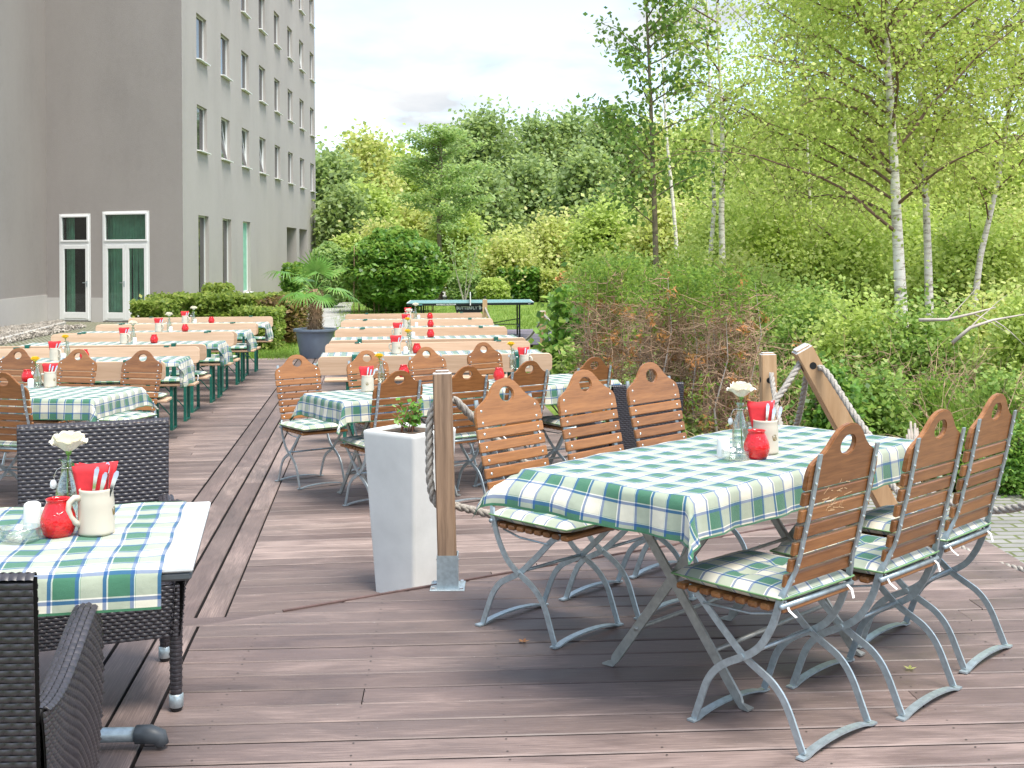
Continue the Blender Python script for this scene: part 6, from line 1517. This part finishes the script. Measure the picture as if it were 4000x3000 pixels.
# wood edge on the right, behind the birches
right = [(2920, 420, 420, 36, 'leaf_birch'), (3080, 260, 480, 33, 'leaf_light'), (3300, 330, 520, 36, 'leaf_birch'), (3520, 380, 520, 32, 'leaf_yell'), (3740, 420, 560, 35, 'leaf_light'), (3960, 430, 560, 30, 'leaf_birch'), (4150, 380, 500, 34, 'leaf_light'), (2860, 720, 380, 28, 'leaf_light'), (3050, 780, 420, 25, 'leaf_birch'), (3290, 800, 460, 24, 'leaf_light'), (3560, 760, 460, 26, 'leaf_birch'), (3800, 820, 480, 23, 'leaf_light'), (4060, 760, 480, 24, 'leaf_yell')]
posn = ['behind the white birch', 'the tallest on the right, left of the large birch', 'left of the large birch trunk', 'behind the large birch trunk', 'right of the large birch', 'near the right picture edge', 'cut off by the right picture edge', 'low, right of the white birch', 'low, above the brown shrub', 'low, above the leaning post', 'low, behind the second birch trunk', 'low, above the rightmost chairs', 'low, cut off by the right picture edge']
for i, (px, yt, wpx, Y, mt) in enumerate(right):
    x, h = at_px(px, yt, Y); broadleaf('thicket_tree', 'bright yellow green tree ' + posn[i], x, Y, h, wpx * Y / F_PX * 1.15, M[mt], 19000 if Y > 29 else 12000, .092 if Y > 29 else .074, 'yellow green trees of the thicket on the right', .0, clump=10, cz=.26, seed=300 + i, lob=11)
# undergrowth
ug = [(2990, 1060, 300, 17, 'leaf_light', 'yellow green shrub right of the dead shrub'), (3180, 1120, 320, 14.5, 'leaf_ground', 'green shrub above the upright post'), (3380, 1180, 360, 13.5, 'leaf_light', 'light shrub at the foot of the large birch'), (3600, 1200, 380, 13, 'leaf_ground', 'green shrub below the second birch'), (3850, 1150, 420, 13.5, 'leaf_yell', 'yellowish wild shrub under the right birch'), (4060, 1120, 360, 12, 'leaf_light', 'shrub cut off at the right edge'),
      (2330, 1000, 260, 24, 'leaf_light', 'light green shrub left of the alder foot'), (2480, 980, 300, 21, 'leaf_ground', 'green shrub around the alder foot'), (2700, 960, 320, 22, 'leaf_light', 'light shrub between the alder and the white birch'), (2880, 1000, 260, 20, 'leaf_yell', 'yellow green shrub at the foot of the white birch')]
for i, (px, yt, wpx, Y, mt, lb) in enumerate(ug):
    x, h = at_px(px, yt, Y); broadleaf('wild_shrub', lb, x, Y, h, wpx * Y / F_PX * 1.2, M[mt], 9500, .044 if Y < 16 else .058, 'wild shrubs of the undergrowth', .0, clump=12, cz=.15, seed=400 + i, lob=9, cat='shrub')
low = [(3250, 1400, 200, 9.6, 'leaf_dark', 'bright green leafy bush directly behind the leaning post', .055), (3440, 1430, 220, 9.9, 'leaf_ground', 'leafy bush right of the leaning post behind the rope', .05), (3640, 1470, 260, 10.2, 'leaf_thuja', 'feathery green fern like bush above the middle chair back', .04), (3900, 1440, 260, 9.8, 'leaf_ground', 'green bush above the rightmost chair back', .045), (3960, 1640, 220, 8.9, 'leaf_dark', 'dark green low bush behind the rightmost chair', .035), (3760, 1680, 200, 9.1, 'leaf_thuja', 'low dark bush between the two right chair backs', .035), (4150, 1500, 260, 9.3, 'leaf_light', 'low bush at the right picture edge', .05), (3080, 1430, 150, 11, 'leaf_ground', 'low green plants between the two posts', .05)]
for i, (px, yt, wpx, Y, mt, lb, lf) in enumerate(low):
    x, h = at_px(px, yt, Y); broadleaf('low_bush', lb, x, Y, h, wpx * Y / F_PX * 1.2, M[mt], 5200, lf * .72, 'low bushes behind the rope fence', .0, clump=9, cz=.07, seed=500 + i, lob=8, cat='bush')
x, h = at_px(2215, 1090, 15.2); broadleaf('leafy_bush', 'bluish green large leaved bush beside the thin post', x, 15.2, h, .55, M['leaf_dark'], 1500, .085, None, .0, seed=9, lob=7, cat='bush')
x, h = at_px(2205, 1330, 14.6); broadleaf('leafy_bush', 'small leafy bush at the foot of the bench row, right side', x + .1, 14.6, h, .42, M['leaf_ground'], 900, .06, None, .0, seed=19, lob=5, cat='bush')
# half dead conifers: brown brushwood with green tops
def dead_conifer(label, pxa, pxb, ytop, Y, nst, seed):
    r = random.Random(seed); a, b_ = Q(pxa, ytop, Y), Q(pxb, ytop, Y); cx_ = (a.x + b_.x) / 2; wd = (b_.x - a.x); h = a.z - GZ
    t = empty('withered_conifer', (cx_, Y, GZ), 0, label, 'shrub', 'half withered conifers beside the rope fence'); mb = MB(); gm = MB(); tops = []; org = []; fl = []
    for k in range(nst):
        x0 = r.uniform(-.42, .42) * wd; y0 = r.uniform(-.35, .35); hh_ = h * r.uniform(.72, 1.0); x1 = x0 + r.uniform(-.12, .12)
        pts = [V3(x0, y0, 0), V3(x0 + r.uniform(-.05, .05), y0, hh_ * .35), V3(x1 + r.uniform(-.05, .05), y0 + r.uniform(-.08, .08), hh_ * .7), V3(x1, y0, hh_)]
        (gm if k % 6 == 0 else mb).tube(pts, [.016 if k % 6 == 0 else .008, .010 if k % 6 == 0 else .006, .005, .002], 5 if k % 6 == 0 else 4, cap=False); tops.append(pts)
        for q in range(26):
            z = hh_ * r.uniform(.04, .92); i = 0 if z < hh_ * .35 else (1 if z < hh_ * .7 else 2); p = pts[i].lerp(pts[i + 1], r.random()); aa = r.uniform(0, 6.28)
            tw, d = limb(mb, p, (math.cos(aa), math.sin(aa), r.uniform(-.2, .9)), r.uniform(.12, .38), .0055, 4, .05, .38, 3, r)
            for s in range(2): limb(mb, tw[2 + s], (r.uniform(-1, 1), r.uniform(-1, 1), r.uniform(-.4, .8)), r.uniform(.06, .18), .003, 3, .0, .4, 3, r)
            if tw[-1].z > h * .80 and r.random() < .6: fl.append(tw[-1])
            elif r.random() < .07: org.append(tw[-1])
            elif r.random() < .022: fl.append(tw[-1])
    mb.build('dry_twigs', M['twig'], t, smooth=True); gm.build('stems', M['twig_grey'], t, smooth=True)
    for k in range(int(34 * nst / 30)): fl.append(V3(r.uniform(-.5, .5) * wd, r.uniform(-.4, .4), h * r.uniform(.86, 1.03)))
    def spray(Ps, n, mat, nm, s):
        C = np.array([list(p) for p in Ps]); idx = np.repeat(np.arange(len(C)), n); quads(nm, leaf_quads(C[idx] + nrg.normal(size=(len(idx), 3)) * s, .017, 3.4, .2), mat, t)
    spray(fl, 30, M['leaf_thuja'], 'green_sprays', .055)
    if org: spray(org, 22, M['leaf_orange'], 'orange_sprays', .03)
    return t
dead_conifer('half withered conifer left of the pair, brown below and green on top', 2265, 2510, 1045, 12.6, 30, 1)
dead_conifer('wide half withered conifer behind the pale chairs with orange dead sprays', 2520, 2760, 1070, 11.6, 34, 2)
dead_conifer('withered conifer with bare grey stems left of the upright post', 2700, 2950, 1080, 11.0, 32, 3)
# dry brushwood tangled in the undergrowth
for i, (px, Y, lb) in enumerate(((3010, 10.6, 'between the two posts'), (3330, 10.8, 'right of the leaning post'), (3560, 11.0, 'behind the middle chair back'), (3800, 10.6, 'behind the two right chair backs'), (3980, 9.4, 'at the right picture edge'), (3150, 13.0, 'in front of the light shrubs'), (3700, 12.6, 'under the second birch'))):
    q = Q(px, 1500, Y); mb = MB(); r = random.Random(60 + i)
    for k in range(46):
        a = r.uniform(0, 6.28); p, d = limb(mb, (r.uniform(-.6, .6), r.uniform(-.3, .3), 0), (math.cos(a) * .8, math.sin(a) * .5, 1.1), r.uniform(.5, 1.25), .0065, 6, .05, .3, 4, r)
        for s_ in range(4): limb(mb, p[2 + s_ % 4], (r.uniform(-1, 1), r.uniform(-1, 1), r.uniform(-.3, .8)), r.uniform(.15, .4), .0035, 4, .05, .35, 3, r)
    o = mb.build('brushwood', M['twig'], smooth=True); o.location = (q.x, Y, GZ); tag(o, 'dry brown brushwood ' + lb, 'brushwood', 'dry brushwood in the undergrowth')
# bare fallen branches and stump
for (pts, Y, lb) in (([(3590, 1250), (3700, 1248), (3800, 1225), (3890, 1200)], 11.5, 'long pale bare branch lying across the undergrowth'), ([(3720, 1340), (3790, 1280), (3880, 1250), (4020, 1225)], 11.2, 'forked bare branch above the rightmost chair')):
    mb = MB(); pp_ = [Q(a, b_, Y) for a, b_ in pts]; mb.tube(pp_, [.020, .016, .012, .006], 6); limb(mb, pp_[1], (.6, .1, .5), .5, .008, 4); limb(mb, pp_[2], (.5, -.1, -.3), .4, .007, 4); o = mb.build('fallen_branch', M['twig_grey'], smooth=True); tag(o, lb, 'branch')
q = Q(3555, 1560, 9.5); t = empty('tree_stump', (q.x, 9.4, GZ), 0, 'broken grey tree stump behind the rope right of the leaning post', 'tree stump'); mb = MB()
for k in range(7): a = k * .9; mb.tube([(.04 * math.cos(a), .04 * math.sin(a), 0), (.035 * math.cos(a), .035 * math.sin(a), .25), (.06 * math.cos(a), .05 * math.sin(a), .38 + .05 * (k % 3))], [.03, .022, .008], 6)
mb.build('trunk', M['twig_grey'], t, smooth=True)
# tall grass tuft, lawn grass, litter
def blades(name, label, cat, centres, h, mat, n, w_=.004, kind=None, spread=.1, loc=None):
    c = np.array(centres); k = nrg.choice(len(c), n); B = c[k] + np.column_stack([nrg.normal(size=n) * spread, nrg.normal(size=n) * spread, np.zeros(n)])
    a = nrg.rand(n) * 6.28; ln = h * (.5 + .7 * nrg.rand(n)); dx = np.column_stack([np.cos(a), np.sin(a), np.zeros(n)]); lean = (.15 + .5 * nrg.rand(n))[:, None]; s = np.column_stack([-np.sin(a), np.cos(a), np.zeros(n)]) * w_
    up = np.column_stack([np.zeros(n), np.zeros(n), ln]); tip = B + up + dx * lean * ln[:, None]; V = np.stack([B - s, B + s, tip + s * .15, tip - s * .15], 1)
    o = quads(name, V, mat); return tag(o, label, cat, kind=kind)
q = Q(3780, 1600, 9.6); blades('grass_tuft', 'tall upright tuft of grass between the right chair backs', 'grass', [[q.x, 9.6, GZ]], .75, M['grassblade'], 420, .004, None, .12)
pts = []
for i in range(2600):
    p = P(rng.uniform(640, 1135), rng.uniform(1325, 1412), GZ); pts.append([p.x, p.y, GZ])
for i in range(2600):
    p = P(rng.uniform(2120, 2330), rng.uniform(1370, 1560), GZ); pts.append([p.x, p.y, GZ])
for i in range(3000):
    p = P(rng.uniform(1330, 2300), rng.uniform(1185, 1300), GZ); 
    if not (23 < p.y < 29): pts.append([p.x, p.y, GZ])
for i in range(600):
    p = P(rng.uniform(1150, 1345), rng.uniform(1300, 1330), GZ); pts.append([p.x, p.y, GZ])
blades('grass', 'short mown lawn grass around the terrace', 'grass', pts, .075, M['grassblade'], 60000, .006, 'stuff', .12)
L = []
for i in range(9000):
    x_, y_ = rng.uniform(1.4, 7.5), rng.uniform(8.85, 13.5); L.append([x_, y_, GZ + rng.uniform(.005, .05)])
quads_o = quads('leaf_litter', leaf_quads(np.array(L), .045, 1.3, 1.2), M['litter']); tag(quads_o, 'brown fallen leaves covering the soil behind the rope fence', 'leaf litter', kind='stuff')
pts = [[rng.uniform(1.3, 7.5), rng.uniform(9.3, 16), GZ] for i in range(900)] + [[rng.uniform(.9, 1.9), rng.uniform(10.6, 16), GZ] for i in range(500)]
c_ = np.array(pts); idx = np.repeat(np.arange(len(c_)), 22); tag(quads('ground_cover', leaf_quads(c_[idx] + np.abs(nrg.normal(size=(len(idx), 3))) * np.array([.12, .12, .13]) * np.array([1, 1, 1]), .045, 1.5, .6), M['leaf_ground']), 'low green weeds growing on the soil behind the rope', 'ground cover', kind='stuff')
M_END = 1
